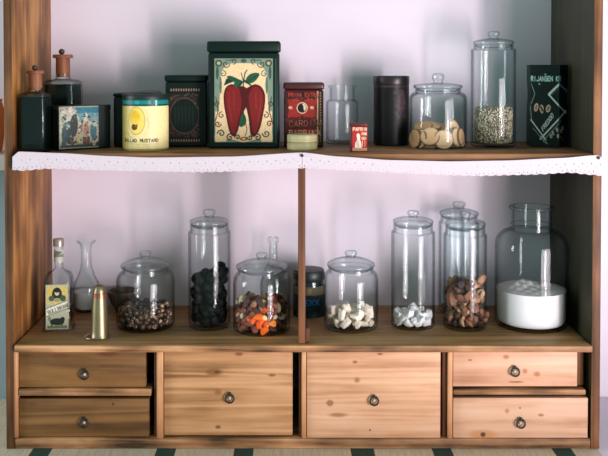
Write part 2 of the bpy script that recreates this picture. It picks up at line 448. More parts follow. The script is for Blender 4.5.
def ring_pull(parent, cx, cz, r, lean):
    bm = bmesh.new()
    n, k, t = 28, 10, r * .23
    vs = [[None] * k for _ in range(n)]
    for i in range(n):
        a = 2 * PI * i / n; rr_ = r * (1 - .10 * max(0, math.sin(a)) ** 6 * -1)
        for j in range(k):
            b = 2 * PI * j / k; q = rr_ + t * math.cos(b)
            vs[i][j] = bm.verts.new((q * math.cos(a), t * math.sin(b) - lean * (1 - math.sin(a)) * r * .3, q * math.sin(a)))
    for i in range(n):
        for j in range(k):
            bm.faces.new((vs[i][j], vs[(i + 1) % n][j], vs[(i + 1) % n][(j + 1) % k], vs[i][(j + 1) % k]))
    bm_box(bm, -r * .32, r * .32, -t * 1.5, .0022, r * .72, r * 1.5, r * .12)
    o = from_bm('ring_pull', bm, M['iron'], parent, True, 40)
    o.location = (cx, -.0042, cz)
    bm = bmesh.new()
    bmesh.ops.create_uvsphere(bm, u_segments=16, v_segments=10, radius=r * .42)
    for v in bm.verts: v.co.y *= .55
    p = from_bm('ring_stud', bm, M['ironpin'], parent, True)
    p.location = (cx, -.0026, cz)

def drawer(x0, x1, y0, y1, ring, mat, recess, label):
    ym = .0 + recess
    X0, X1 = at(x0, (y0 + y1) / 2, ym).x, at(x1, (y0 + y1) / 2, ym).x
    Z1, Z0 = at(304, y0, ym).z, at(304, y1, ym).z
    cx, cz = (X0 + X1) / 2, (Z0 + Z1) / 2
    hx, hz = (X1 - X0) / 2, (Z1 - Z0) / 2
    bm = bmesh.new()
    bm_box(bm, -hx, hx, 0, .014, -hz, hz, .0012, 2)
    # the drawer box behind the front: two sides, bottom, back
    d1 = YW - ym - .012
    bm_box(bm, -hx + .003, -hx + .011, .013, d1, -hz + .004, hz - .008)
    bm_box(bm, hx - .011, hx - .003, .013, d1, -hz + .004, hz - .008)
    bm_box(bm, -hx + .003, hx - .003, .013, d1, -hz + .004, -hz + .010)
    bm_box(bm, -hx + .003, hx - .003, d1 - .008, d1, -hz + .004, hz - .008)
    o = from_bm('drawer', bm, mat, cab, True, 35)
    o.location = (cx, ym, cz - ZB); o['label'] = label
    rp = at(ring[0], ring[1], ym)
    ring_pull(o, rp.x - cx, rp.z - cz, .0066, .4)
    return o
def dk(px, py, x0, x1, y0, y1):
    c = at((x0 + x1) / 2, (y0 + y1) / 2, .004); p = at(px, py, .004)
    return p.x - c.x, 0, p.z - c.z
def pine(name, dark, mid, light, ext, kn, seed, blotch=.45, lines=.12):
    ks = []
    for (px, py, rad, asp, c, soft) in kn:
        x, y, z = dk(px, py, *ext); ks.append((x, y, z, rad, asp, c, soft))
    return wood(name, dark, mid, light, 'x', ks, rough=.5, scale=.62, seed=seed, blotch=blotch, lines=lines)
E = [(19, 145.5, 352, 387.3), (19, 148.8, 398.8, 436.8), (164, 292.6, 352, 435.5), (306.8, 440.5, 352, 438), (453, 577.4, 351.5, 386.5), (453, 588, 398, 438.6)]
dr_m = [
    pine('pine_front_a', (92, 64, 36), (132, 94, 54), (158, 116, 70), E[0], [(108, 353.5, .004, 3.5, (92, 56, 32), .6), (60, 356, .003, 4, (104, 66, 38), .8), (104, 366, .002, 3, (96, 60, 36), .5)], 11),  # left fronts: darker honey pine, plus the dim left end put into the colour
    pine('pine_front_b', (88, 62, 34), (124, 88, 50), (148, 108, 64), E[1], [(113, 404, .0022, 1, (70, 44, 26), .4), (33, 404, .003, 2, (100, 64, 36), .8)], 12),
    pine('pine_front_c', (130, 92, 56), (186, 138, 94), (212, 166, 122), E[2], [(214, 372, .005, 2.4, (126, 82, 46), .5), (217, 372, .0022, 2, (90, 54, 32), .3), (218, 392, .004, 1.2, (140, 92, 56), .9), (272, 375, .002, 2.5, (110, 70, 40), .5), (218, 427, .0025, 1.6, (110, 70, 44), .6), (239, 354, .003, 2, (120, 78, 46), .6)], 13),
    pine('pine_front_d', (176, 126, 88), (214, 166, 130), (228, 186, 154), E[3], [(330, 403, .0045, 1.1, (136, 92, 58), .5), (330, 403, .002, 1.1, (180, 120, 74), .3), (338, 415, .003, 4, (166, 110, 66), .8), (355, 362, .0022, 1.6, (140, 90, 56), .5), (357, 380, .0035, 1, (150, 106, 66), .9), (370, 430, .0015, 1, (80, 50, 34), .3), (380, 354, .0016, 2.5, (120, 80, 50), .5)], 14, .5, .055),
    pine('pine_front_e', (178, 128, 96), (212, 164, 134), (226, 184, 156), E[4], [(506, 357, .003, 1.4, (170, 106, 62), .8), (525, 371, .0032, 1, (178, 112, 66), .8), (537, 374, .0032, 1.2, (170, 110, 66), .8), (470, 360, .0015, 2, (150, 96, 62), .5), (516, 382, .0012, 8, (140, 92, 60), .5)], 15, .5, .055),
    pine('pine_front_f', (178, 130, 98), (214, 168, 138), (226, 186, 158), E[5], [(483, 434.5, .006, 3.2, (196, 140, 92), .6), (483, 434.5, .0036, 1.1, (50, 36, 26), .3), (507, 411, .003, .9, (176, 116, 72), .8), (541, 415, .002, 2, (160, 104, 66), .6), (520, 408, .0014, 1, (110, 70, 48), .4)], 16, .5, .055),
]
rings = [(85, 374), (84.5, 422), (229.8, 397.5), (374, 400), (514.5, 371), (520.2, 422.5)]
rec = [.006, .004, .004, .0025, .006, .0035]
labs = ['upper left small drawer, darker honey pine', 'lower left small drawer, darker honey pine', 'wide knotty honey drawer left of centre', 'wide pale drawer right of centre', 'upper right small pale drawer standing short of the frame', 'lower right small pale drawer with a dark knot']
for e, rg, m_, rc, lb in zip(E, rings, dr_m, rec, labs): drawer(*e, rg, m_, rc, lb)

# ------------------------------------------------------------------ lace on the shelf edge
lace_m = plain('cotton_lace', (208, 198, 206), .95, 0, .06, 400, .1, bump=.3)
def lace(name, top, bot, px0, px1, label, seed):
    rnd = random.Random(seed)
    nx, nzv = int((px1 - px0) * 1.6), 24
    def itp(tab, x):
        for (a, ya), (b, yb) in zip(tab, tab[1:]):
            if a <= x <= b:
                t = (x - a) / (b - a); t = t * t * (3 - 2 * t) * .5 + t * .5
                return ya + (yb - ya) * t
        return tab[-1][1] if x > tab[-1][0] else tab[0][1]
    bm = bmesh.new(); V = []
    for i in range(nx + 1):
        px = px0 + (px1 - px0) * i / nx; row = []
        yt, yb = itp(top, px), itp(bot, px)
        yb += 1.0 * abs(math.sin(px * PI / 9.0)) - .5
        for j in range(nzv + 1):
            t = j / nzv; py = yt + (yb - yt) * t
            Y = -.0096 - .0006 * t - .0005 * t * (1 + math.sin(px * .13 + seed)) - .0005 * math.sin(px * .053 + 2 * seed) * t
            row.append(bm.verts.new(at(px, py, Y)))
        V.append(row)
    for i in range(nx):
        for j in range(nzv):
            ip = i / 1.6
            # rows of eyelets: upper staggered pinholes, a bolder row above the scalloped hem
            hole = False
            if j in (9, 10) and (i % 14) in (0,): hole = True
            if j in (14,) and (i % 14) in (7,): hole = True
            if j in (19, 20) and (i % 7) in (3,) : hole = True
            if j == 22 and i % 2 == 0: hole = rnd.random() < .5
            if hole and rnd.random() < .8: continue
            bm.faces.new((V[i][j], V[i + 1][j], V[i + 1][j + 1], V[i][j + 1]))
    o = from_bm(name, bm, lace_m, None, True)
    md = o.modifiers.new('cloth', 'SOLIDIFY'); md.thickness = .0009; md.offset = 1
    tag(o, label, 'lace', 'lace trims on the shelf edge')
    return o
lace('lace_trim', [(12, 157), (19, 151.5), (60, 153), (110, 156), (150, 157.5), (230, 156.5), (301.5, 152.5)], [(12, 169.5), (20, 170.5), (50, 168.5), (110, 170.5), (204, 172), (260, 170.5), (301.5, 168)], 12.5, 301.8, 'white cotton lace strip pinned along the left half of the upper shelf edge', 1)
lace('lace_trim', [(302.5, 152.5), (340, 156.5), (391, 160), (450, 161.3), (503, 160.5), (560, 158), (597, 155), (601.5, 157)], [(302.5, 168), (350, 170.5), (420, 174), (477, 175.8), (530, 174.5), (570, 172.5), (590, 174.5), (601.5, 175.5)], 302.1, 601.6, 'white cotton lace strip pinned along the right half of the upper shelf edge', 2)
def tack(px, py, label):
    p = at(px, py, -.0115)
    o = lathe('thumb_tack', [(0, .003), (.0014, .0028), (.0023, .0018), (.0026, .0006), (.0022, 0), (.0006, 0), (.0004, -.006), (0, -.0065)], M['iron'], None, 14)
    o.rotation_euler = (PI / 2, 0, 0); o.location = p
    tag(o, label, 'tack', 'dark tacks holding the lace')
tack(302, 155.5, 'dark tack at the middle of the shelf where the two lace strips meet')
tack(598.5, 157.8, 'dark tack pinning the lace at the right cabinet side')

# ------------------------------------------------------------------ striped cloth under the cabinet
def cloth_mat():
    m, nt, p, out = new_mat('striped_cloth'); N = nt.nodes; L = nt.links
    tc = N.new('ShaderNodeTexCoord'); sp = N.new('ShaderNodeSeparateXYZ'); L.new(tc.outputs['Object'], sp.inputs[0])
    r = N.new('ShaderNodeValToRGB'); r.color_ramp.interpolation = 'CONSTANT'
    xs = []
    for a, b in ((27, 47.5), (152.5, 173), (232, 252.5), (350.5, 372), (430, 452), (550, 572)):
        xs.append((onz(a, 452, ZB).x, onz(b, 452, ZB).x))
    mr = N.new('ShaderNodeMapRange'); mr.inputs['From Min'].default_value = -.8; mr.inputs['From Max'].default_value = .8
    L.new(sp.outputs['X'], mr.inputs['Value']); L.new(mr.outputs['Result'], r.inputs[0])
    c_l, c_d = rgba((206, 190, 166)), rgba((26, 62, 56))
    e = r.color_ramp.elements; e[0].position = 0; e[0].color = c_l; e[1].position = 1; e[1].color = c_l
    for a, b in xs:
        k = e.new((a + .8) / 1.6); k.color = c_d
        k = e.new((b + .8) / 1.6); k.color = c_l
    nz = N.new('ShaderNodeTexNoise'); mp = N.new('ShaderNodeMapping'); mp.inputs['Scale'].default_value = (260, 30, 30)
    L.new(tc.outputs['Object'], mp.inputs['Vector']); L.new(mp.outputs[0], nz.inputs['Vector']); nz.inputs['Scale'].default_value = 1; nz.inputs['Detail'].default_value = 4
    mr2 = N.new('ShaderNodeMapRange'); mr2.inputs['To Min'].default_value = .6; mr2.inputs['To Max'].default_value = 1.25; L.new(nz.outputs['Fac'], mr2.inputs['Value'])
    vm = N.new('ShaderNodeVectorMath'); vm.operation = 'SCALE'; L.new(r.outputs['Color'], vm.inputs[0]); L.new(mr2.outputs['Result'], vm.inputs['Scale'])
    L.new(vm.outputs[0], p.inputs['Base Color']); p.inputs['Roughness'].default_value = .9
    return m
x1c = onz(598, 450, ZB).x
cl = box('striped_cloth', -.72, x1c, -.4, YW - .02, ZB - .0029, ZB - .0001, cloth_mat(), None, .0008)
tag(cl, 'cream cloth with dark green stripes lying under the pine cabinet', 'cloth')

# ================================================================== JARS
def jar_glass(parent, r, zs, zn, rn, base_r=.010, wall=.0022, sh=.012, flare=None, mat=None, name='glass_body'):
    """r body radius, zs height where the wall ends and the shoulder starts, zn mouth height, rn neck radius"""
    prof = [(0, .0012), (r * .55, .0008), (r - base_r * .8, 0)] + arc(r - base_r * .8, 0, r, base_r, 5, 'in')[1:]
    prof += [(r * 1.0, zs * .5), (r, zs)] + arc(r, zs, rn, zs + sh, 6, 'out')[1:]
    if flare: prof += [(rn, zn - .006), (flare, zn - .004), (flare + .0006, zn - .002), (flare, zn)]
    else: prof += [(rn, zn)]
    ri, rni = r - wall, rn - wall
    prof += [(rni, zn), (rni, zs + sh)] + list(reversed(arc(ri, zs - wall * .2, rni, zs + sh - wall, 6, 'out')))
    prof += [(ri, base_r + .002), (ri - base_r * .4, .0055), (r * .5, .0048), (0, .0048)]
    return lathe(name, prof, mat or M['glass'], parent, 64, angle=60)

def jar_lid(parent, rl, z0, z1, zd, rk, zk, rn, waist=.72, kshape='ball'):
    """rim radius rl between z0..z1, dome up to zd, knob radius rk with top zk; plug of radius rn below"""
    h = z1 - z0
    prof = [(0, z0 - .0042), (rn * .82, z0 - .005), (rn * .9, z0 - .003), (rn * .93, z0), (rl * .9, z0), (rl * .975, z0 + h * .15), (rl, z0 + h * .5), (rl * .975, z0 + h * .85), (rl * .92, z1)]
    prof += [(rl * .74, z1 + (zd - z1) * .42), (rl * .5, z1 + (zd - z1) * .75), (rk * 1.1, zd - .0002), (rk * .6, zd), (0, zd)]
    lid = lathe('lid', prof, M['lid'], parent, 64, angle=50)
    H = zk - zd; w = rk * waist
    kp = [(0, zd + .0001), (w * 1.1, zd + .0001), (w, zd + H * .12), (w * 1.05, zd + H * .22), (rk * .9, zd + H * .36), (rk, zd + H * .55), (rk * .98, zd + H * .74), (rk * .82, zd + H * .92), (rk * .45, zk - H * .01), (0, zk)]
    lathe('lid_knob', kp, M['lid'], lid, 24, angle=60)
    return lid

class J: pass
def lidded_jar(pxc, hw, base_y, Z, lid_hw, lid_y0, lid_y1, dome_y, knob_hw, knob_y, shoulder_y, neck_hw, label, name='glass_jar', group=None, base_r=.009, sh=None, ymax=None):
    X, Y, r = round_at(pxc, hw, base_y, Z)
    if ymax is not None and Y + r > ymax: Y = ymax - r
    j = J(); j.X, j.Y, j.r, j.Z = X, Y, r, Z
    h = lambda py: zz(py, Y, Z, pxc)
    e = empty(name, (X, Y, Z + .0003), label, 'jar', group)
    rn = rr(neck_hw, Y); zn = h(lid_y1) ; zs = h(shoulder_y)
    sh_ = sh if sh else max(.004, (zn - zs) * .75)
    jar_glass(e, r, zs, zn, rn, base_r, sh=sh_)
    jar_lid(e, rr(lid_hw, Y), zn + .0004, h(lid_y0), h(dome_y), rr(knob_hw, Y), h(knob_y), rn)
    j.e = e; j.zs = zs; j.ri = r - .0032; j.h = h; j.rn = rn
    return j

# lid ellipses: rim level given at the silhouette (ellipse centre)
LOW = ZL
j_nut = lidded_jar(145.7, 29.1, 334.5, LOW, 24.8, 263.5, 267.6, 257.5, 6, 250.8, 282, 22.5, 'squat glass jar of brown hazelnuts with a domed knob lid on the lower shelf')
j_prune = lidded_jar(209.5, 21.1, 332, LOW, 19.6, 219.5, 224.3, 217, 6.4, 209.3, 232.5, 19.2, 'tall glass jar of blackish dried plums with knob lid', base_r=.006, sh=.003)
j_mix = lidded_jar(261.7, 28.7, 338, LOW, 26, 264.5, 269, 259, 5.8, 252.5, 284, 24, 'squat glass jar of orange and brown fruit and nut mix left of the centre post')
j_chunk = lidded_jar(350.8, 27.4, 335, LOW, 24, 262.5, 267.2, 257, 6.3, 250.6, 281, 22.5, 'squat glass jar of cream-white chunks right of the centre post')
j_sugar = lidded_jar(412.8, 21.8, 332, LOW, 20.2, 219.5, 224.2, 217, 6, 210.5, 232.5, 19.6, 'tall glass jar with a low layer of white sugar lumps', base_r=.006, sh=.003)
j_wal = lidded_jar(464.7, 21.5, 333, LOW, 20.2, 221.5, 226.5, 218.5, 5.6, 210.8, 235, 19.6, 'tall glass jar half full of brown walnut pieces, front of a pair', base_r=.006, sh=.003)
j_back = lidded_jar(458.5, 20, 316.5, LOW, 19.5, 211.5, 216, 208.5, 6.5, 201.6, 223, 18.2, 'tall lidded glass jar standing behind the walnut jar', base_r=.006, sh=.003, ymax=YW - .004)
j_cookie = lidded_jar(437.7, 28.4, 149.8, ZU, 24.4, 84.8, 89, 83, 6.2, 73.3, 99, 22.6, 'wide lidded glass jar of round biscuits on the upper shelf', sh=.011)
j_seed = lidded_jar(493, 22.1, 148.3, ZU, 20.2, 41, 45.3, 38.5, 6, 31.2, 50.5, 19.6, 'tall lidded glass jar part filled with pale seeds on the upper shelf', base_r=.006, sh=.003)

# flour jar without lid, open glass jar, carafe
X, Y, r = round_at(530.8, 35.9, 335.3, LOW)
flour_e = empty('glass_jar', (X, Y, LOW + .0003), 'big open wide-necked glass jar of white flour at the right end of the lower shelf', 'jar')
h = lambda py: zz(py, Y, LOW, 530)
jar_glass(flour_e, r, h(246), h(206.5), rr(19.4, Y), .010, .0026, sh=h(229) - h(246), flare=rr(22, Y))
lathe('rim_bead', [(rr(19.6, Y), h(224) - .0012), (rr(20.8, Y), h(224)), (rr(19.6, Y), h(224) + .0012)], M['lid'], flour_e, 48)
JF = (X, Y, r, h)

X, Y, r = round_at(342, 16.1, 145.2, ZU)
Y = min(Y, YW - r - .003)
og = empty('open_glass_jar', (X, Y, ZU + .0003), 'small empty open glass jar with a thick rim, between two tins on the upper shelf', 'jar')
h = lambda py: zz(py, Y, ZU, 342)
jar_glass(og, r, h(104), h(85.5), rr(12.3, Y), .005, .002, sh=h(99.5) - h(104), flare=rr(13.4, Y))

Y = .203; r = rr(13.6, Y); X = at(86.5, 300, Y).x
cf = empty('glass_carafe', (X, Y, LOW + .0003), 'clear glass carafe with long neck and wide rim behind the labelled bottle', 'carafe')
h = lambda py: zz(py, Y, LOW, 86)
rn = rr(5.0, Y); w = .0016
prof = [(0, .001), (r * .8, 0), (r * .95, .003), (r, .008), (r, h(290)), (r * .9, h(283)), (r * .66, h(277)), (rn * 1.3, h(270)), (rn, h(262)), (rn, h(250)), (rn * 1.15, h(245)), (rr(9.2, Y), h(241.6)), (rr(9.3, Y), h(240.8)), (rr(8.9, Y), h(240.6)),
        (rn * 1.15 - w, h(244)), (rn - w, h(250)), (rn - w, h(262)), (rn * 1.3 - w, h(269.5)), (r * .66 - w, h(276)), (r * .9 - w, h(282.4)), (r - w, h(289)), (r - w, .009), (r * .8, .004), (0, .004)]
lathe('glass_body', prof, M['glass'], cf, 48, angle=60)
lathe('liquid', [(0, .0045), (r * .78, .0045), (r - w - .0005, .010), (r - w - .0005, h(291)), (0, h(291))], plain('milky_liquid', (196, 200, 196), .3, 0, .05), cf, 40)

# plain bottle behind the fruit mix
Y = .196; X = at(273.3, 300, Y).x; r = rr(13, Y); rn = rr(4.2, Y)
h = lambda py: zz(py, Y, LOW, 273); w = .0016
pb = empty('clear_bottle', (X, Y, LOW + .0003), 'clear glass bottle, only its neck showing behind the fruit mix jar', 'bottle')
lathe('glass_body', [(0, .001), (r * .9, 0), (r, .005), (r, h(283)), (r * .8, h(272)), (rn * 1.2, h(264)), (rn, h(257)), (rn, h(243)), (rn * 1.3, h(242)), (rn * 1.35, h(239)), (rn * 1.2, h(237.3)), (rn * .8, h(237.3)), (rn - w, h(243)), (rn - w, h(257)), (r * .8 - w, h(271)), (r - w, h(282)), (r - w, .006), (0, .005)], M['bottle'], pb, 40, angle=60)

# ------------------------------------------------------------------ stoppered bottles of dark liquid
dark_liq = plain('dark_liquid', (6, 19, 17), .3, 0, .2, 30, .15)
def stop_bottle(pxc, hw, base_y, top_y, neck_y, cork_hw, cork_top, disc_hw, disc_y0, ball_y, label, dxb):
    yf = onz(pxc, base_y, ZU).y; Y = yf + rr(hw, yf); r = rr(hw, Y)
    X = at(pxc, base_y, Y).x
    h = lambda py: zz(py, Y, ZU, pxc)
    e = empty('stoppered_bottle', (X, Y, ZU + .0003), label, 'bottle', 'pair of dark stoppered bottles', rz=math.radians(-5))
    rn = rr(cork_hw, Y) * 1.04; zt_ = h(top_y); s = r * .30
    sq = lambda w_, z, q: (w_, z, q)
    prof = [(0, .001, 1), (r * .9, 0, 1), (r, .004, 1), (r, zt_ - s, 1), (r * .95, zt_ - s * .45, .9), (r * .80, zt_ - s * .12, .5), (rn * 1.15, zt_, 0), (rn, zt_ + .002, 0), (rn, h(neck_y), 0), (rn * .9, h(neck_y), 0), (rn * .9, zt_ + .001, 0), (r * .78, zt_ - s * .3, .5), (r * .93, zt_ - s * .6, .9), (r - .002, zt_ - s, 1), (r - .002, .005, 1), (0, .004, 1)]
    sq_lathe('glass_body', prof, M['bottle'], e)
    q = r - .0026
    sq_lathe('liquid', [(0, .0045, 1), (q, .0055, 1), (q, zt_ - s * 1.15, 1), (q * .96, zt_ - s * 1.0, 1), (0, zt_ - s * 1.0, 0)], dark_liq, e)
    ck = lathe('stopper', [(0, zt_ + .004), (rn * .82, zt_ + .004), (rn * .9, h(neck_y) + .0005), (rn * .98, h(neck_y) + .001), (rr(cork_hw, Y), h(cork_top) - .003), (rr(cork_hw, Y), h(cork_top)), (rr(disc_hw, Y), h(cork_top) + .0004), (rr(disc_hw, Y) * 1.02, (h(cork_top) + h(disc_y0)) / 2), (rr(disc_hw, Y) * .97, h(disc_y0)), (0, h(disc_y0) + .0003)], M['cork'], e, 32)
    rb = (h(ball_y) - h(disc_y0)) / 2
    bm = bmesh.new(); bmesh.ops.create_uvsphere(bm, u_segments=18, v_segments=12, radius=rb)
    bl = from_bm('stopper_knob', bm, plain('dark_knob_wood', (66, 44, 34), .4), ck, True)
    bl.location = (-.001 + dxb, 0, h(disc_y0) + rb * .95)
stop_bottle(36.0, 14.0, 152.9, 92.5, 88.5, 6.7, 74, 8.6, 70.8, 65, 'dark square bottle with cork stopper at the front left end of upper shelf', 0)
stop_bottle(63.4, 16.2, 148.2, 79.5, 74, 6.9, 58.5, 9.8, 54.7, 48.7, 'taller dark stoppered bottle behind the scenic picture tin', -.001)

# ================================================================== TINS
def tin(name, pxl, pxr, base_y, top_y, depth, label, mat, Z=None, rz=0.0, lid_y=None, lid_over=.0012, cat='tin', bev=.003, group=None, lidmat=None):
    Z = ZU if Z is None else Z
    pc = (pxl + pxr) / 2
    yf = onz(pc, base_y, Z).y
    W = (pxr - pxl) * (D + yf) / F
    P = at(pc, base_y, yf)
    e = empty(name, (P.x, yf, Z + .0003), label, cat, group, rz)
    H = at(pc, top_y, yf).z - Z
    hb = (at(pc, lid_y, yf).z - Z) if lid_y else H
    box('body', -W / 2, W / 2, 0, depth, 0, hb, mat, e, bev, 3)
    if lid_y:
        box('lid', -W / 2 - lid_over, W / 2 + lid_over, -lid_over, depth + lid_over, hb - .001 + .0012, H, lidmat or mat, e, bev, 3)
    return e, W, H, yf, lambda py: at(pc, py, yf).z - Z

# --- scenic tin, turned so its short side shows
C0 = onz(58, 151, ZU)
ang = math.radians(38)
Lt = None
for L_ in [x * .002 for x in range(30, 110)]:
    q = C0 + Vector((math.cos(ang), math.sin(ang), 0)) * L_
    if PX0 + F * ((q.x - CAM.x) / (q.y - CAM.y)) >= 110: Lt = L_; break
dp = .022
Ht = at(58, 106, C0.y).z - ZU
e = empty('picture_tin', (C0.x, C0.y, ZU + .0003), 'dark rectangular tin with a blue and cream scene of figures, turned at an angle', 'tin', None, ang)
box('body', 0, Lt, 0, dp, 0, Ht * .86, M['darktin'], e, .0025, 3)
box('lid', -.0006, Lt + .0006, -.0006, dp + .0006, Ht * .865, Ht, M['darktin'], e, .0025, 3)
cv = Canvas(110, 80, (10, 32, 28))
cv.rect(1, 1, 84, 79, (176, 178, 152)); cv.rect(3, 3, 84, 77, (206, 202, 180))
rs = np.random.RandomState(4)
cv.rect(34, 3, 84, 18, (36, 128, 150)); cv.rect(34, 14, 84, 30, (120, 170, 176))
for _ in range(40): cv.ell(rs.uniform(4, 40), rs.uniform(3, 40), rs.uniform(2, 6), rs.uniform(1.5, 4), random.choice([(225, 222, 206), (200, 190, 170), (150, 150, 130)]), rs.rand())
for _ in range(70): cv.ell(rs.uniform(4, 83), rs.uniform(30, 76), rs.uniform(1, 4), rs.uniform(1.5, 6), random.choice([(30, 62, 52), (84, 130, 140), (160, 158, 120), (60, 90, 84), (190, 190, 170), (150, 90, 56)]), rs.rand() * 2)
cv.ell(32, 36, 8, 20, (24, 50, 44)); cv.ell(34, 20, 4, 5, (60, 70, 60)); cv.ell(22, 56, 8, 15, (30, 60, 58)); cv.ell(12, 55, 6, 18, (40, 84, 84))
cv.poly([(48, 72), (50, 34), (54, 20), (57, 10), (60, 20), (65, 34), (66, 72)], (206, 184, 152)); cv.ell(57, 22, 4, 7, (232, 224, 206)); cv.rect(50, 58, 65, 72, (110, 66, 48)); cv.ell(57, 45, 6, 12, (178, 138, 104))
cv.ell(73, 48, 7, 16, (60, 120, 136)); cv.ell(76, 34, 5, 6, (205, 205, 190)); cv.ell(42, 62, 5, 10, (196, 186, 120)); cv.ell(28, 66, 4, 8, (120, 80, 56)); cv.rect(3, 72, 84, 77, (40, 70, 62))
for _ in range(60): cv.ell(rs.uniform(4, 83), rs.uniform(16, 74), rs.uniform(.8, 2.2), rs.uniform(1, 3.5), random.choice([(20, 44, 40), (40, 74, 70), (214, 210, 190), (96, 120, 116)]), rs.rand() * 3)
cv.a *= .8; cv.speck(.5, 2, 3)
print_mesh('label', cv, flat_pos(.0015, Lt - .002, .002, Ht * .985, -.0011), M['print'], e)
cvs = Canvas(20, 60, (26, 46, 40)); cvs.ell(9, 30, 3, 22, (92, 52, 46)); cvs.rect(0, 0, 20, 2, (110, 110, 90)); cvs.speck(.5, 2, 5)
print_mesh('side_print', cvs, lambda u, v: (-.0011, dp - .001 - (dp - .002) * u, .003 + (Ht - .006) * v), M['print'], e)

# --- dark box half hidden behind the yellow tin
tin('dark_box', 113.6, 158, 147.2, 93.3, .05, 'plain dark tin box half hidden behind the yellow round tin', M['darktin'], lid_y=97)

# --- yellow round tin
X, Y, r = round_at(145.8, 22.9, 151.6, ZU)
h = lambda py: zz(py, Y, ZU, 146)
e = empty('mustard_tin', (X, Y, ZU + .0003), 'round cream and yellow tin with a teal band and dark lid', 'tin')
lathe('body', [(0, .0005), (r * .96, 0), (r, .0015), (r, h(107)), (r * .985, h(106.6)), (r * .985, h(99.5)), (0, h(99.5))], plain('yellow_tin', (222, 196, 110), .35), e, 56)
lathe('lid', [(0, h(98)), (r * .9, h(98.2)), (r * 1.0, h(98.6)), (r * 1.005, h(95.2)), (r * .97, h(94)), (r * .72, h(93.6)), (r * .66, h(92)), (r * .5, h(91)), (0, h(90.8))], M['black_lid'], e, 56)
cv = Canvas(150, 110, (236, 222, 160))
cv.rect(0, 0, 150, 14, (24, 128, 124)); cv.rect(0, 0, 150, 3, (16, 78, 74)); cv.rect(0, 11, 150, 15, (12, 70, 66))
for x in (20, 34, 60, 88): cv.rect(x, 3, x + 9, 11, (70, 176, 170), op=.5)
cv.rect(104, 2, 108, 14, (150, 214, 206)); cv.rect(94, 2, 100, 14, (14, 80, 76))
for x in range(0, 64): cv.rect(x, 15, x + 1, 110, (222, 182, 66), op=.75 * (1 - x / 64))
cv.rect(0, 15, 3, 110, (196, 176, 90))
cv.ell(62, 46, 20, 30, (188, 160, 70), ring=.07); cv.ell(62, 46, 18, 27.5, (238, 214, 110)); cv.ell(58, 38, 13, 15, (232, 190, 50)); cv.ell(58, 60, 7, 6, (92, 60, 30)); cv.ell(62, 56, 4, 4, (140, 96, 40)); cv.ell(56, 55, 3, 3, (60, 44, 26)); cv.ell(60, 48, 10, 6, (240, 206, 80))
cv.line([(40, 70), (44, 78), (52, 82)], 1.5, (150, 130, 60)); cv.line([(85, 40), (90, 50), (88, 66)], 1, (190, 170, 90))
cv.text(30, 85, 'BALLAD MUSTARD', 6.4, (44, 54, 44), 1.5, wide=.95, gap=1.7)
cv.rect(34, 95, 112, 96, (200, 176, 90)); cv.rect(0, 106, 150, 110, (170, 150, 80))
print_mesh('label', cv, cyl_pos(r * 1.004, -1.5, 1.5, .0012, h(98.8)), M['print'], e)

# --- ornate dark tin
e, W, H, yf, h = tin('ornate_tin', 165.4, 206.4, 147, 75.2, .045, 'black tin box with faint pinkish ornament around a dark oval, beside the big pepper tin', M['darktin'], lid_y=82)
cv = Canvas(80, 124, (9, 28, 24)); c1 = (110, 76, 70); c2 = (74, 54, 50)
rs = np.random.RandomState(8)
cv.rect(8, 22, 66, 108, (38, 36, 33))
for _ in range(340):
    x, y = rs.uniform(8, 66), rs.uniform(22, 108); cv.ell(x, y, rs.uniform(.6, 2), rs.uniform(.6, 1.6), random.choice([c1, c2, (24, 40, 36), (22, 38, 34), (110, 70, 66)]), rs.rand() * 3)
cv.ell(37, 66, 28, 35, (9, 27, 24)); cv.ell(37, 66, 29, 36, (96, 66, 60), ring=.05)
for x in range(10, 66, 5): cv.rect(x, 12, x + 2.6, 17, (160, 124, 112)); cv.rect(x, 113, x + 2.6, 118, (150, 118, 104))
for x in range(18, 60, 7): cv.rect(x, 48, x + 2, 84, (40, 56, 50), op=.6)
cv.speck(.3, 2, 2)
print_mesh('label', cv, flat_pos(-W / 2 + .001, W / 2 - .001, .004, h(83), -.0005), M['print'], e)

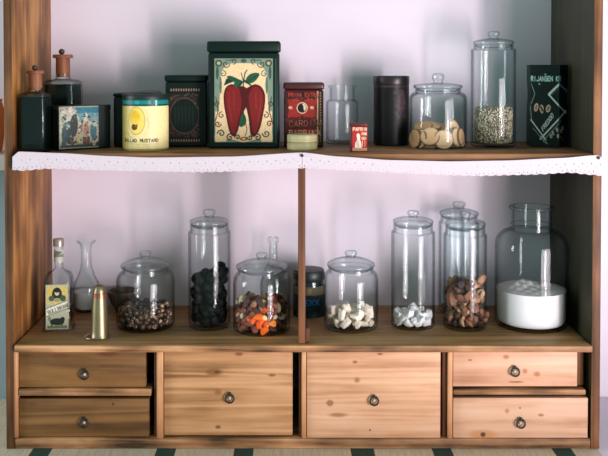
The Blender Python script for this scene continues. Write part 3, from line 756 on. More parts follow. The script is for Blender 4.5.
# --- the big pepper tin
e, W, H, yf, h = tin('pepper_tin', 208.2, 279.3, 148.6, 41.2, .07, 'large dark green tin with two red peppers on a cream label', M['darktin'], lid_y=52.5, lid_over=.0022, bev=.004)
cv = Canvas(142, 194, (8, 30, 25)); cream = (232, 204, 158); sage = (122, 140, 122); ink = (40, 56, 46)
cv.rect(10, 10, 132, 184, sage)
cv.blob([(26, 36), (40, 22), (71, 20), (102, 22), (116, 36), (120, 60), (122, 110), (126, 140), (130, 182), (100, 178), (71, 184), (42, 178), (12, 182), (16, 140), (20, 110), (22, 60)], cream)
cv.rect(12, 120, 34, 183, cream); cv.rect(108, 120, 130, 183, cream)
for sx in (1, -1):
    X_ = (lambda x: x) if sx == 1 else (lambda x: 142 - x)
    cv.ell(X_(19), 20, 7, 7, ink, ring=.35); cv.ell(X_(19), 20, 3, 3, (200, 170, 110)); cv.ell(X_(16), 40, 3, 14, (60, 84, 72)); cv.ell(X_(23), 66, 2.4, 18, (84, 108, 94))
    cv.curl(X_(34), 22, 8, 0 if sx == 1 else PI, 1.1, 1.8, ink, sx); cv.curl(X_(50), 16, 6, PI / 2, 1.0, 1.6, ink, -sx); cv.curl(X_(28), 42, 7, -PI / 2, 1, 1.5, ink, sx)
    cv.curl(X_(16), 104, 6, PI / 2, 1.1, 1.8, ink, sx); cv.curl(X_(25), 128, 7, -PI / 2, 1, 2, ink, -sx); cv.curl(X_(17), 146, 7, 0, 1.2, 2.2, (92, 48, 36), sx); cv.curl(X_(24), 166, 8, PI, 1.2, 2.4, ink, sx)
    cv.curl(X_(42), 174, 7, -PI / 2, 1.1, 2.6, (70, 40, 32), -sx); cv.curl(X_(58), 174, 6, PI, 1.1, 2.4, ink, sx)
    cv.line([(X_(13), 90), (X_(18), 118), (X_(12), 140)], 2, (92, 48, 36)); cv.line([(X_(34), 14), (X_(56), 13)], 1.5, ink)
cv.ell(71, 15, 6, 4, (60, 84, 72)); cv.ell(71, 177, 8, 4, (150, 60, 44)); cv.ell(71, 177, 4, 2, cream)
red, dred = (122, 30, 30), (78, 18, 24)
_q = lambda pts: [((x - 48) / 232 * 142, (y - 82) / 323 * 194) for x, y in pts]
cv.blob(_q([(120, 188), (103, 200), (96, 225), (97, 260), (104, 300), (112, 340), (120, 362), (132, 368), (143, 352), (149, 330), (160, 300), (168, 270), (173, 235), (170, 205), (155, 195), (138, 192)]), dred)
cv.blob(_q([(120, 194), (107, 204), (102, 230), (105, 270), (113, 315), (123, 355), (131, 360), (138, 345), (143, 320), (151, 290), (156, 255), (158, 220), (146, 202)]), red)
cv.blob(_q([(185, 195), (205, 188), (225, 198), (237, 225), (236, 260), (229, 300), (221, 335), (210, 360), (198, 370), (188, 362), (184, 340), (181, 310), (175, 280), (166, 240), (166, 210)]), dred)
cv.blob(_q([(200, 196), (218, 202), (230, 226), (230, 260), (222, 300), (212, 340), (200, 360), (193, 340), (190, 305), (184, 265), (182, 225)]), red)
cv.blob(_q([(150, 198), (172, 200), (180, 230), (174, 262), (163, 280), (156, 240)]), dred)
for pts in ([(113, 215), (114, 260), (124, 315)], [(222, 220), (222, 262), (212, 320)], [(130, 215), (132, 280)], [(206, 215), (206, 275)]): cv.line(_q(pts), 2.2, (150, 56, 48), op=.6)
leaf, dl = (38, 84, 56), (22, 56, 42)
cv.blob([(74, 60), (80, 46), (92, 40), (104, 42), (98, 54), (86, 62)], leaf); cv.line([(74, 61), (100, 45)], 1.4, dl)
cv.blob([(70, 58), (58, 52), (44, 46), (36, 48), (42, 56), (54, 60), (66, 62)], leaf); cv.line([(70, 59), (40, 50)], 1.4, dl)
cv.blob([(36, 52), (32, 60), (30, 66), (40, 62), (48, 58)], dl); cv.blob([(56, 56), (50, 66), (60, 70), (68, 62)], leaf)
cv.line([(70, 72), (71, 56), (74, 40), (78, 34)], 2.2, dl); cv.line([(70, 56), (66, 40)], 1.6, dl); cv.line([(60, 68), (66, 60), (72, 58)], 3, dl); cv.line([(86, 66), (78, 60), (73, 56)], 3, dl)
cv.blob([(70, 124), (76, 134), (75, 146), (68, 152), (62, 150), (64, 136)], leaf); cv.line([(72, 126), (66, 150)], 1.2, dl); cv.line([(70, 118), (74, 140), (78, 158), (74, 172)], 1.4, dl)
cv.speck(.14, 2, 9)
for x in (137,): cv.rect(x, 10, x + 2, 186, (70, 110, 100), op=.7)  # vertical highlight on the tin, painted into the print
print_mesh('label', cv, flat_pos(-W / 2 + .003, W / 2 - .003, .003, h(54), -.0006), M['print'], e)

# --- red tin
redtin = plain('dark_red_tin', (62, 20, 20), .35, 0, .25, 60)
e, W, H, yf, h = tin('spice_tin', 284, 323.6, 147.6, 82.6, .05, 'dark red upright tin with round black and cream emblem and lettering', redtin, lid_y=90, lid_over=.0014, bev=.004, lidmat=plain('brown_red_lid', (70, 30, 28), .35, 0, .3))
cv = Canvas(84, 118, (74, 24, 24)); R1 = (150, 40, 36); K = (34, 20, 19); Cc = (222, 200, 160)
cv.rect(0, 0, 3, 118, (50, 34, 30)); cv.rect(74, 0, 84, 118, (44, 30, 28)); cv.rect(70, 2, 73, 116, (190, 150, 110))
cv.rect(6, 4, 70, 16, K); cv.text(9, 6, 'PRIMA EXTRA', 8, (176, 60, 48), 1.5, wide=.8, gap=1.2)
cv.poly([(6, 20), (26, 18), (38, 24), (52, 18), (70, 20), (66, 38), (70, 58), (50, 58), (38, 54), (26, 58), (6, 58), (10, 38)], R1)
cv.ell(38, 38, 12, 12, K); cv.ell(38, 38, 12, 12, Cc, ring=.16); cv.ell(41, 37, 6, 8, (216, 196, 160)); cv.ell(36, 38, 5, 8, (24, 24, 22)); cv.ell(39, 43, 3, 4, (24, 24, 22))
cv.text(9, 35, 'NO', 5, Cc, 1.3, wide=.8); cv.text(56, 35, 'NR', 5, Cc, 1.3, wide=.8)
cv.text(8, 68, 'CARDINAL', 12, K, 2.8, rot=-.06, wide=.95, slant=.1); cv.text(9, 67, 'CARDINAL', 12, (196, 110, 84), .9, rot=-.06, wide=.95, slant=.1)
cv.rect(6, 84, 70, 98, (120, 34, 32)); cv.text(10, 86, 'PAPRIKA', 10, (206, 150, 116), 1.6, wide=1.1)
cv.rect(6, 100, 70, 102, K)
rs = np.random.RandomState(5)
for _ in range(120): cv.ell(rs.uniform(4, 72), rs.choice([rs.uniform(16, 22), rs.uniform(56, 66), rs.uniform(98, 114)]), 1.1, .9, random.choice([K, (196, 70, 56), (140, 96, 70)]))
for y in range(6, 114, 6): cv.ell(77.5, y, 1.3, 2, (170, 130, 96))
cv.speck(.25, 2, 6)
print_mesh('label', cv, flat_pos(-W / 2 + .0015, W / 2 - .0008, .004, h(90.6), -.0006), M['print'], e)

# --- two flat round cream boxes stacked as one round tin in front
X, Y, r = round_at(302.2, 15, 150.9, ZU)
h = lambda py: zz(py, Y, ZU, 302)
crm = plain('cream_tin', (214, 206, 160), .5, 0, .1, 80)
hh = h(142.6)
def lattice(name, par, z0, z1, base):
    cv = Canvas(120, 26, base)
    for i in range(-6, 46):
        cv.line([(i * 4.2 - 8, 0), (i * 4.2 + 8, 26)], .8, (150, 140, 92)); cv.line([(i * 4.2 + 8, 0), (i * 4.2 - 8, 26)], .8, (150, 140, 92))
    cv.rect(0, 0, 120, 2, (140, 128, 84)); cv.rect(0, 23, 120, 26, (126, 116, 76))
    print_mesh(name, cv, cyl_pos(r * 1.006, -1.55, 1.55, z0, z1), M['print'], par)
for k, (z0, z1, y) in enumerate(((0, hh - .0003, 150), (hh, h(134.6), 142))):
    e = empty('round_box', (X, Y, ZU + .0003 + z0), ('flat round cream box, lower of the stacked pair before the red tin', 'flat round cream box, upper of the stacked pair before the red tin')[k], 'box', 'stacked flat round cream boxes')
    T = z1 - z0
    lathe('body', [(0, 0), (r * .97, 0), (r, .001), (r, T - .001), (r * .97, T), (0, T)], crm, e, 40)
    lattice('label', e, .0007, T - .0007, (218, 212, 166))

# --- little red tin at the shelf edge
e, W, H, yf, h = tin('spice_tin', 350.2, 367.3, 151.9, 123.2, .018, 'little red tin with cream lettering and a white figure at the shelf edge', plain('deep_red_tin', (84, 30, 28), .35, 0, .2), lid_y=126.5, lid_over=.0005, bev=.0015)
cv = Canvas(56, 88, (166, 44, 38)); Cc = (236, 214, 184)
cv.rect(0, 0, 6, 88, (84, 30, 28)); cv.text(8, 4, 'PAPRIKA', 11, Cc, 2.2, wide=.85, gap=1.3)
cv.blob([(20, 30), (26, 24), (32, 32), (32, 46), (36, 60), (36, 78), (16, 78), (16, 60), (22, 46)], (232, 214, 200)); cv.ell(24, 60, 5, 12, (200, 176, 160)); cv.rect(6, 76, 56, 88, (214, 150, 116))
cv.text(38, 22, 'FINE', 8, Cc, 1.8, wide=.6, gap=1); cv.text(38, 38, 'RED', 8, (240, 180, 150), 1.8, wide=.7, gap=1); cv.line([(40, 50), (40, 72)], 2, (228, 190, 160)); cv.line([(48, 50), (48, 72)], 2, (220, 160, 130))
cv.speck(.2, 2, 3)
print_mesh('label', cv, flat_pos(-W / 2 + .0008, W / 2 - .0004, .001, h(126.8), -.0005), M['print'], e)

# --- dark brown round tin
X, Y, r = round_at(391.1, 17.9, 146.2, ZU)
Y = min(Y, YW - r - .003)
h = lambda py: zz(py, Y, ZU, 391)
e = empty('round_tin', (X, Y, ZU + .0003), 'tall round dark brown tin with faint ornament left of the biscuit jar', 'tin')
brn = plain('dark_brown_tin', (22, 21, 21), .4, 0, .3, 30, .25)
lathe('body', [(0, .0005), (r * .97, 0), (r * .985, .001), (r * .985, h(84)), (0, h(84))], brn, e, 48)
lathe('lid', [(0, h(80)), (r * .9, h(83.8)), (r, h(84)), (r * 1.008, h(83.6)), (r * 1.005, h(77)), (r * .98, h(76)), (r * .9, h(75.9)), (0, h(76.4))], plain('brown_lid', (36, 28, 28), .35, 0, .3), e, 48)
cv = Canvas(90, 90, (24, 24, 24)); rs = np.random.RandomState(12)
for _ in range(60): cv.ell(rs.normal(60, 7), rs.uniform(8, 50), rs.uniform(1, 3), rs.uniform(1, 5), random.choice([(84, 58, 66), (64, 44, 50), (48, 36, 40)]), rs.rand() * 3, op=.7)
cv.blob([(52, 12), (62, 6), (68, 18), (66, 34), (60, 50), (54, 36)], (80, 58, 64), op=.5)
cv.rect(0, 0, 90, 4, (62, 44, 44)); cv.speck(.4, 2, 4)
print_mesh('label', cv, cyl_pos(r * .992, -1.5, 1.5, .002, h(85)), M['print'], e)

# --- black packet with silver lines, near the right side
pY = onz(559, 147.6, ZU).y
a1 = math.radians(14)
e = empty('paper_packet', (at(559, 147, pY).x, pY, ZU + .0003), 'black carton with silver diagonal lines, floral motif and pale lettering by the dark right side', 'carton', None, 0)
Hp = at(559, 65, pY).z - ZU
wl = (559 - 529.8) * (D + pY) / F
def on_px(px, Y): return at(px, 110, Y).x - e.location.x
# plan: front-left face, front-right face turned further back
A = (0, 0); B = (on_px(529.8, pY + .016), .016); Cq = (on_px(567.5, pY + .022), .022); Dq = (Cq[0] - .012, .058); Eq = (B[0] + .006, .06)
plan = [B, A, Cq, Dq, Eq]
bm = bmesh.new(); rows = []
nseg = 12
for j in range(nseg + 1):
    t = j / nseg; z = Hp * t
    pinch = 1 - .05 * math.exp(-((t - .62) / .12) ** 2)
    cxp = sum(p[0] for p in plan) / 5; cyp = sum(p[1] for p in plan) / 5
    rows.append([bm.verts.new((cxp + (p[0] - cxp) * pinch, cyp + (p[1] - cyp) * pinch, z)) for p in plan])
for j in range(nseg):
    for i in range(5): bm.faces.new((rows[j][i], rows[j][(i + 1) % 5], rows[j + 1][(i + 1) % 5], rows[j + 1][i]))
bm.faces.new(list(reversed(rows[0]))); bm.faces.new(rows[-1])
from_bm('body', bm, plain('black_card', (8, 26, 22), .45, 0, .2, 60, .25), e, True, 20)
cv = Canvas(130, 166, (8, 27, 23)); S = (206, 218, 208); T2 = (122, 152, 142)
# canvas x 0..130 covers photo x 529.8..572 ; y 0..166 covers 65..147
kx, ky = 130 / 37.7, 166 / 82.
P = lambda x, y: ((x - 529.8) * kx, (y - 65) * ky)
cv.text(*P(531, 76.5), 'RIJANGEN KR', 9, (170, 208, 202), 2.2, wide=1.1, gap=1.9)
cv.ell(*P(545, 74.5), 4, 2, T2); cv.ell(*P(539, 84), 4, 2, T2)
cv.line([P(548.6, 94.5), P(565.5, 113)], 4, S); cv.line([P(548.6, 94.5), P(559, 84)], 6, S); cv.line([P(559, 84), P(570, 94)], 4, T2)
cv.line([P(551.4, 95), P(560.5, 87)], 2, (60, 84, 78)); cv.line([P(565.5, 111), P(540.5, 139)], 4, S); cv.line([P(561, 120.5), P(543, 141)], 2, T2)
cv.line([P(531, 120), P(546, 140)], 3, S); cv.line([P(533, 128), P(545, 143)], 1.6, T2); cv.line([P(530, 106), P(532, 122)], 2, T2); cv.line([P(531, 84), P(534, 94), P(530.5, 104)], 2, T2)
for (x, y, a) in ((536, 107.5, .5), (541.5, 109, -.4), (548, 108.5, .9)):
    cv.ell(*P(x, y), 7, 9, (190, 176, 150), a); cv.ell(*P(x, y), 4, 6, (150, 96, 86), a)
cv.line([P(538, 104), P(544, 112)], 3, (12, 38, 34))
cv.text(*P(541.5, 128), 'FREDOO', 9, (196, 206, 196), 2.2, rot=-.72, wide=.95)
for (x, y) in ((553, 133), (557, 129.5), (561, 131), (558, 136), (562.5, 128), (551, 136)):
    cv.ell(*P(x, y), 5, 4, (196, 186, 176), .6); cv.ell(*P(x + .6, y), 2, 3, (150, 80, 84))
cv.line([P(558, 133), P(563, 141)], 2, T2); cv.line([P(558.7, 65), P(558.7, 146)], 1.2, (40, 70, 64))
for k_ in range(3): cv.line([P(540 + k_ * 3, 136 + k_ * 2), P(548 - k_, 144)], 1.6, T2)
cv.speck(.2, 2, 7)
def ppos(u, v):
    px = 529.8 + 37.7 * u
    t = v * (1 - .01) + .005
    pinch = 1 - .05 * math.exp(-((t - .62) / .12) ** 2)
    cxp = sum(p[0] for p in plan) / 5; cyp = sum(p[1] for p in plan) / 5
    xa = (px - 559) / (559 - 529.8) if px < 559 else (px - 559) / 8.5
    if px < 559: q = (A[0] + (A[0] - B[0]) * xa, A[1] + (B[1] - A[1]) * -xa)
    else: q = (A[0] + (Cq[0] - A[0]) * xa, A[1] + (Cq[1] - A[1]) * xa)
    return (cxp + (q[0] - cxp) * pinch, cyp + (q[1] - cyp) * pinch - .0007, Hp * t)
print_mesh('label', cv, ppos, M['print'], e)

# ================================================================== LOWER SHELF ODDS
# labelled square bottle
Yf = onz(59, 332.6, LOW).y; r = rr(14, Yf + .02); Y = Yf + r; X = at(59.2, 332, Y).x
h = lambda py: zz(py, Y, LOW, 59)
e = empty('liqueur_bottle', (X, Y, LOW + .0003), 'clear square glass bottle with yellowed picture label at the left end of the lower shelf', 'bottle', None, math.radians(6))
rn = rr(4.6, Y); wt = .002
sq_lathe('glass_body', [(0, .001, 1), (r * 1.0, 0, 1), (r * 1.05, .002, 1), (r * 1.03, .005, 1), (r * .97, .008, 1), (r * .94, h(285), 1), (r * .93, h(279), 1), (r * .80, h(273.5), .6), (rn * 1.25, h(270), 0), (rn, h(267), 0), (rn, h(246), 0), (rn * 1.15, h(245), 0), (rn * 1.15, h(243), 0), (rn * .8, h(243), 0), (rn * .75, h(268), 0), (r * .76, h(275), .6), (r * .93 - wt, h(281), 1), (r * .94 - wt, h(300), 1), (r * .95 - wt, .009, 1), (0, .007, 1)], M['glass'], e)
lathe('cap', [(0, h(246)), (rn * 1.18, h(246)), (rn * 1.2, h(245)), (rn * 1.2, h(239.6)), (rn * 1.1, h(238.8)), (0, h(238.6))], plain('grey_foil', (160, 150, 140), .35, .5, .3, 300), e, 24)
cv = Canvas(60, 116, (186, 186, 160))
cv.rect(0, 0, 60, 116, (170, 172, 148)); cv.blob([(3, 10), (10, 3), (50, 3), (57, 10), (57, 40), (3, 50)], (190, 182, 128))
cv.ell(30, 26, 13, 18, (30, 44, 36)); cv.ell(30, 22, 6, 7, (206, 190, 150)); cv.ell(30, 15, 9, 6, (22, 30, 28)); cv.ell(16, 36, 8, 7, (70, 90, 60)); cv.ell(45, 36, 8, 8, (64, 84, 58)); cv.ell(30, 40, 9, 5, (160, 150, 90)); cv.ell(12, 18, 5, 8, (214, 178, 70)); cv.ell(48, 16, 5, 8, (214, 178, 70))
cv.poly([(2, 82), (2, 62), (58, 42), (58, 62)], (224, 222, 204)); cv.line([(2, 62), (58, 42)], 1.6, (50, 64, 52)); cv.line([(2, 82), (58, 62)], 1.6, (50, 64, 52))
cv.text(5, 68, 'BULLBRAND', 9, (70, 80, 66), 1.7, rot=-.345, wide=.8, gap=1.3)
cv.ell(30, 96, 19, 9, (26, 40, 34)); cv.ell(44, 90, 6, 6, (26, 40, 34)); cv.rect(14, 98, 18, 108, (26, 40, 34)); cv.rect(40, 98, 44, 108, (26, 40, 34)); cv.rect(4, 106, 56, 113, (96, 112, 80)); cv.ell(10, 88, 4, 6, (110, 126, 90))
cv.speck(.25, 2, 8)
print_mesh('label', cv, flat_pos(-r * .78, r * .80, h(325.5), h(281.5), -r * .945 - .0008), M['paper'], e)

cvn = Canvas(20, 24, (178, 178, 168)); cvn.rect(0, 9, 20, 14, (120, 120, 104)); cvn.ell(10, 6, 5, 3, (90, 100, 84)); cvn.speck(.3, 2, 3)
print_mesh('neck_label', cvn, cyl_pos(rn * 1.03, -1.5, 1.5, h(262), h(249)), M['paper'], e)
# brass bell
brass = plain('old_brass', (150, 138, 106), .38, .85, .2, 40)
X, Y, r = round_at(99.8, 9.6, 339.8, LOW)
h = lambda py: zz(py, Y, LOW, 100)
e = empty('brass_cone', (X, Y, LOW + .0003), '', 'ornament')
e['label'] = 'slim dull brass cone with rounded top standing left of the hazelnut jar'
q = lambda w_: rr(w_, Y)
lathe('body', [(0, .0008), (q(8.9), .0006), (q(9.6), 0), (q(9.7), .0012), (q(9.2), .003), (q(8.7), h(330)), (q(8.1), h(316)), (q(7.3), h(302)), (q(6.7), h(295)), (q(6.1), h(290)), (q(4.9), h(286.5)), (q(2.8), h(284.6)), (0, h(284))], brass, e, 40)
lip = lathe('base_lip', [(q(8.2), .0002), (q(10.4), .0002), (q(11.6), .0015), (q(11.4), .0022), (q(10.2), .0012), (q(8.4), .0012)], brass, e, 40, cx=-q(4.2), cy=-.001)
lathe('collar', [(q(6.55), h(297.5)), (q(7.25), h(297)), (q(7.0), h(293)), (q(6.3), h(292.5))], plain('copper_band', (176, 108, 88), .3, .8, .2), e, 40)  # reddish ring stands in for a reflection near the top of the brass

# small brown bowl behind the hazelnut jar with a pale shell on the left
Y = .196; X = at(124, 300, Y).x; r = rr(16, Y); h = lambda py: zz(py, Y, LOW, 124)
bw = lathe('brown_bowl', [(0, .001), (r * .5, 0), (r * .55, .003), (r * .85, h(302)), (r, h(294)), (r * 1.0, h(290.5)), (r * .93, h(290.5)), (r * .9, h(295)), (r * .5, .006), (0, .006)], plain('brown_stoneware', (92, 70, 54), .45, 0, .3, 30), None, 48)
bw.location = (X, Y, LOW + .0003); tag(bw, 'small brown bowl partly hidden behind the hazelnut jar', 'bowl')

# dark jar behind the centre post
X, Y, r = round_at(309, 16.2, 318.5, LOW)
h = lambda py: zz(py, Y, LOW, 309)
e = empty('dark_jar', (X, Y, LOW + .0003), 'dark glass jar with black lid and blue lettering behind the centre post', 'jar')
dgl = plain('dark_jar_glass', (14, 40, 44), .12, 0, .2, 30, .6)
lathe('body', [(0, .001), (r * .9, 0), (r, .004), (r, h(296)), (r * .99, h(290)), (r * .93, h(283)), (r * .90, h(279.5)), (0, h(279.5))], dgl, e, 48)
lathe('lid', [(0, h(279)), (r * .93, h(279.2)), (r * .98, h(278)), (r * .98, h(271.5)), (r * .90, h(269)), (r * .5, h(268)), (0, h(267.8))], M['black_lid'], e, 48)
cv = Canvas(110, 80, (14, 40, 46)); cv.rect(0, 0, 110, 26, (96, 88, 66)); cv.rect(0, 22, 110, 26, (30, 44, 40)); cv.rect(50, 4, 60, 20, (130, 116, 86)); cv.text(30, 34, 'KEXX', 13, (40, 110, 170), 3, wide=1.1); cv.rect(10, 54, 100, 56, (24, 70, 90)); cv.speck(.3, 2, 2)  # brown top band paints the reflection on the glass shoulder
print_mesh('label', cv, cyl_pos(r * 1.012, -1.4, 1.4, h(314), h(283.5)), M['print'], e)

# ================================================================== CONTENTS
def pack(n, R, z0, rmin, rmax, rnd, tries=30, squash=.80, zmax=None, bias=None):
    """drop n balls into a cylinder of radius R, each to the lowest of several random spots"""
    P = np.zeros((0, 4)); res = []
    for _ in range(n):
        r = rnd.uniform(rmin, rmax); best = None
        for _t in range(tries):
            a = rnd.uniform(0, 2 * PI); q = (R - r) * math.sqrt(rnd.random()) if rnd.random() > .35 else (R - r)
            x, y = q * math.cos(a), q * math.sin(a); z = z0 + r
            if len(P):
                dx = P[:, 0] - x; dy = P[:, 1] - y; s = (P[:, 3] + r) * squash
                d2 = s * s - dx * dx - dy * dy; m = d2 > 0
                if m.any(): z = max(z, float((P[m, 2] + np.sqrt(d2[m])).max()))
            cost = z + (bias(x, y) if bias else 0)
            if best is None or cost < best[0]: best = (cost, x, y, z, r)
        _, x, y, z, r = best
        if zmax and z + r > zmax + (-(bias(x, y)) if bias else 0): break
        P = np.vstack([P, [x, y, z, r]]); res.append((x, y, z, r))
    return res

def lump_mesh(name, mat, seed, rough=.2, sub=2, stretch=(1, 1, 1), cube=0.0, smooth=True):
    """unit-radius irregular lump"""
    rnd = random.Random(seed)
    bm = bmesh.new(); bmesh.ops.create_icosphere(bm, subdivisions=sub, radius=1)
    dirs = [(Vector((rnd.gauss(0, 1), rnd.gauss(0, 1), rnd.gauss(0, 1))).normalized(), rnd.uniform(-rough, rough)) for _ in range(9)]
    for v in bm.verts:
        d = v.co.normalized(); k = 1.0
        for (u, a) in dirs: k += a * max(0, d.dot(u)) ** 3
        if cube:
            p = 2 + 10 * cube; k *= (abs(d.x) ** p + abs(d.y) ** p + abs(d.z) ** p) ** (-1 / p) * (1 - .25 * cube)
        v.co = Vector((d.x * k * stretch[0], d.y * k * stretch[1], d.z * k * stretch[2]))
    me = bpy.data.meshes.new(name); bm.to_mesh(me); bm.free(); me.materials.append(mat)
    if smooth: me.polygons.foreach_set('use_smooth', [True] * len(me.polygons))
    return me

def scatter(name, meshes, places, j, label, cat, group, rnd, fit=1.0):
    for i, (x, y, z, r) in enumerate(places):
        o = bpy.data.objects.new(name, meshes[i % len(meshes)]); COL.objects.link(o)
        o.location = (j.X + x, j.Y + y, j.Z + z)
        o.rotation_euler = (rnd.uniform(0, 6.28), rnd.uniform(0, 6.28), rnd.uniform(0, 6.28))
        o.scale = (r * fit,) * 3
        tag(o, label, cat, group)

Z0 = .0052
# hazelnuts
rnd = random.Random(3)
def hazel(seed, c):
    m = plain('hazel_shell_%d' % seed, c, .35, 0, .25, 3)
    me = lump_mesh('hazelnut', m, seed, .08, 2, (1, 1, 1.12))
    pale = plain('hazel_scar_%d' % seed, (190, 160, 124), .6)
    me.materials.append(pale)
    for p in me.polygons:
        if p.center.z < -.8: p.material_index = 1
    return me
hz = [hazel(1, (66, 44, 34)), hazel(2, (48, 34, 28)), hazel(3, (82, 58, 44)), hazel(4, (38, 29, 26)), hazel(5, (98, 72, 56))]
pl = pack(230, j_nut.ri, Z0, .0046, .0062, rnd, zmax=.052)
scatter('hazelnut', hz, pl, j_nut, 'small round brown nut among those filling the squat jar at left', 'nut', 'hazelnuts in the squat jar', rnd)
# dried plums
rnd = random.Random(4)
pm = [lump_mesh('dried_plum', plain('plum_skin_%d' % k, c, .55, 0, .3, 4, .1, bump=.4), k + 20, .35, 2, (1.15, .9, .85)) for k, c in enumerate(((5, 13, 14), (7, 15, 16), (4, 11, 13)))]
hp = j_prune.h(262)
pl = pack(290, j_prune.ri, Z0, .0072, .0100, rnd, zmax=hp - .006, bias=lambda x, y: -.22 * x - .1 * y)
scatter('dried_plum', pm, pl, j_prune, 'wrinkled blackish dried plum among those in the tall jar', 'fruit', 'dried plums in the tall jar', rnd, 1.02)
# fruit and nut mix
rnd = random.Random(5)
pl = pack(290, j_mix.ri, Z0, .0046, .0070, rnd, zmax=j_mix.h(297) + .006, bias=lambda x, y: .1 * y)
kinds = {
 'dried_apricot': ([lump_mesh('dried_apricot', plain('apricot_%d' % k, c, .6, 0, .2, 3, .3), 40 + k, .5, 2, (1.05, .95, .85), cube=.5, smooth=False) for k, c in enumerate(((236, 104, 30), (222, 84, 28), (240, 140, 52)))], 'bright orange dried apricot piece in the fruit and nut mix', 'fruit', 'dried apricot pieces in the mix'),
 'golden_raisin': ([lump_mesh('golden_raisin', plain('gold_%d' % k, c, .6, 0, .2, 3, .3), 50 + k, .5, 2, (1.2, .8, .75)) for k, c in enumerate(((240, 176, 74), (236, 206, 140)))], 'pale golden dried fruit piece in the fruit and nut mix', 'fruit', 'golden dried fruit pieces in the mix'),
 'almond': ([lump_mesh('almond', plain('almond_skin', (214, 190, 158), .55, 0, .15, 5), 60, .08, 2, (1.3, .85, .6))], 'long pale almond in the fruit and nut mix', 'nut', 'almonds in the mix'),
 'raisin': ([lump_mesh('raisin', plain('raisin_%d' % k, c, .55, 0, .3, 4, .3, bump=.4), 70 + k, .6, 2, (1.15, .85, .75), smooth=False) for k, c in enumerate(((130, 70, 56), (100, 54, 46), (160, 104, 82), (72, 44, 38)))], 'wrinkled brown raisin in the fruit and nut mix', 'fruit', 'raisins in the mix'),
}
bins = {k: [] for k in kinds}
for (x, y, z, r) in pl:
    t = rnd.random(); nearc = math.exp(-((x - .000) / .022) ** 2) * math.exp(-((z - .018) / .018) ** 2)
    if t < .14 + .55 * nearc: bins['dried_apricot'].append((x, y, z, r))
    elif t < .20 + .66 * nearc: bins['golden_raisin'].append((x, y, z, r))
    elif t < .28 + .5 * nearc or (x < -.02 and z > .025 and t < .55): bins['almond'].append((x, y, z, r))
    else: bins['raisin'].append((x, y, z, r))
for k, (ms, lb, ct, gp) in kinds.items(): scatter(k, ms, bins[k], j_mix, lb, ct, gp, rnd, 1.02)
# cream chunks
rnd = random.Random(6)
cm = [lump_mesh('white_chunk', plain('chunk_%d' % k, c, .7, 0, .06, 3, .3), 80 + k, .18, 2, s, cube=1.0, smooth=False) for k, (c, s) in enumerate((((240, 228, 212), (1.25, .8, .7)), ((232, 216, 196), (.9, .9, .75)), ((244, 234, 222), (1.3, .6, .8))))]
pl = pack(220, j_chunk.ri, Z0, .0072, .0106, rnd, zmax=j_chunk.h(304) + .006, bias=lambda x, y: .12 * y)
scatter('white_chunk', cm, pl, j_chunk, 'cream-white angular chunk among those in the squat jar right of the post', 'sweet', 'cream-white chunks in the squat jar', rnd, 1.06)
# sugar lumps
rnd = random.Random(7)
sm = [lump_mesh('sugar_lump', plain('sugar_%d' % k, c, .6, 0, .04, 4, .3), 90 + k, .3, 2, (1.15, .9, .8), cube=.6, smooth=False) for k, c in enumerate(((246, 242, 242), (238, 236, 238), (250, 246, 246)))]
pl = pack(170, j_sugar.ri, Z0, .0050, .0080, rnd, zmax=j_sugar.h(309) + .005)
scatter('sugar_lump', sm, pl, j_sugar, 'white lump of sugar in the low layer of the tall jar', 'sugar', 'white sugar lumps in the tall jar', rnd, 1.06)
# walnut pieces
rnd = random.Random(8)
wm = [lump_mesh('walnut_piece', plain('walnut_%d' % k, c, .5, 0, .3, 3, .4, bump=.5), 100 + k, 1.0, 2, (1.15, .9, .6), smooth=False) for k, c in enumerate(((126, 86, 66), (166, 124, 96), (88, 60, 50), (200, 164, 132), (140, 94, 72), (52, 38, 36)))]
pl = pack(298, j_wal.ri, Z0, .0054, .0077, rnd, zmax=j_wal.h(276), tries=26)
scatter('walnut_piece', wm, pl, j_wal, 'rough brown walnut piece among those in the front tall jar', 'nut', 'walnut pieces in the tall jar', rnd, 1.06)

# biscuits
bis = []
for k, c in enumerate(((228, 184, 138), (238, 202, 162), (212, 162, 116))):
    m_ = plain('biscuit_%d' % k, c, .75, 0, .14, 150, .25, bump=.5)
    R_, T_ = .0172, .0054
    v, f = lathe_data([(0, 0), (R_ * .9, 0), (R_ * .98, T_ * .25), (R_, T_ * .5), (R_ * .98, T_ * .75), (R_ * .9, T_), (R_ * .5, T_ * 1.08), (0, T_ * 1.1)], 36)
    me = bpy.data.meshes.new('biscuit'); me.from_pydata(v, [], f); me.update(); me.materials.append(m_); me.materials.append(plain('biscuit_rim_%d' % k, tuple(int(q * .62) for q in c), .8, 0, .14, 150, .2)); me.polygons.foreach_set('use_smooth', [True] * len(me.polygons))
    for p_ in me.polygons:
        if math.hypot(p_.center.x, p_.center.y) > R_ * .93: p_.material_index = 1
    bis.append(me)
def biscuit(px, py, dy, tx, tz, k, label):
    """centre at photo point px,py, dy behind jar centre; disc normal tilted tx from upright, turned tz"""
    o = bpy.data.objects.new('biscuit', bis[k]); COL.objects.link(o)
    p = at(px, py, j_cookie.Y + dy)
    R = Euler((0, 0, math.radians(tz))).to_matrix() @ Euler((math.radians(tx), 0, 0)).to_matrix()
    o.rotation_euler = R.to_euler(); o.location = p - R @ Vector((0, 0, .0027))
    tag(o, label, 'biscuit', 'round biscuits in the wide jar')
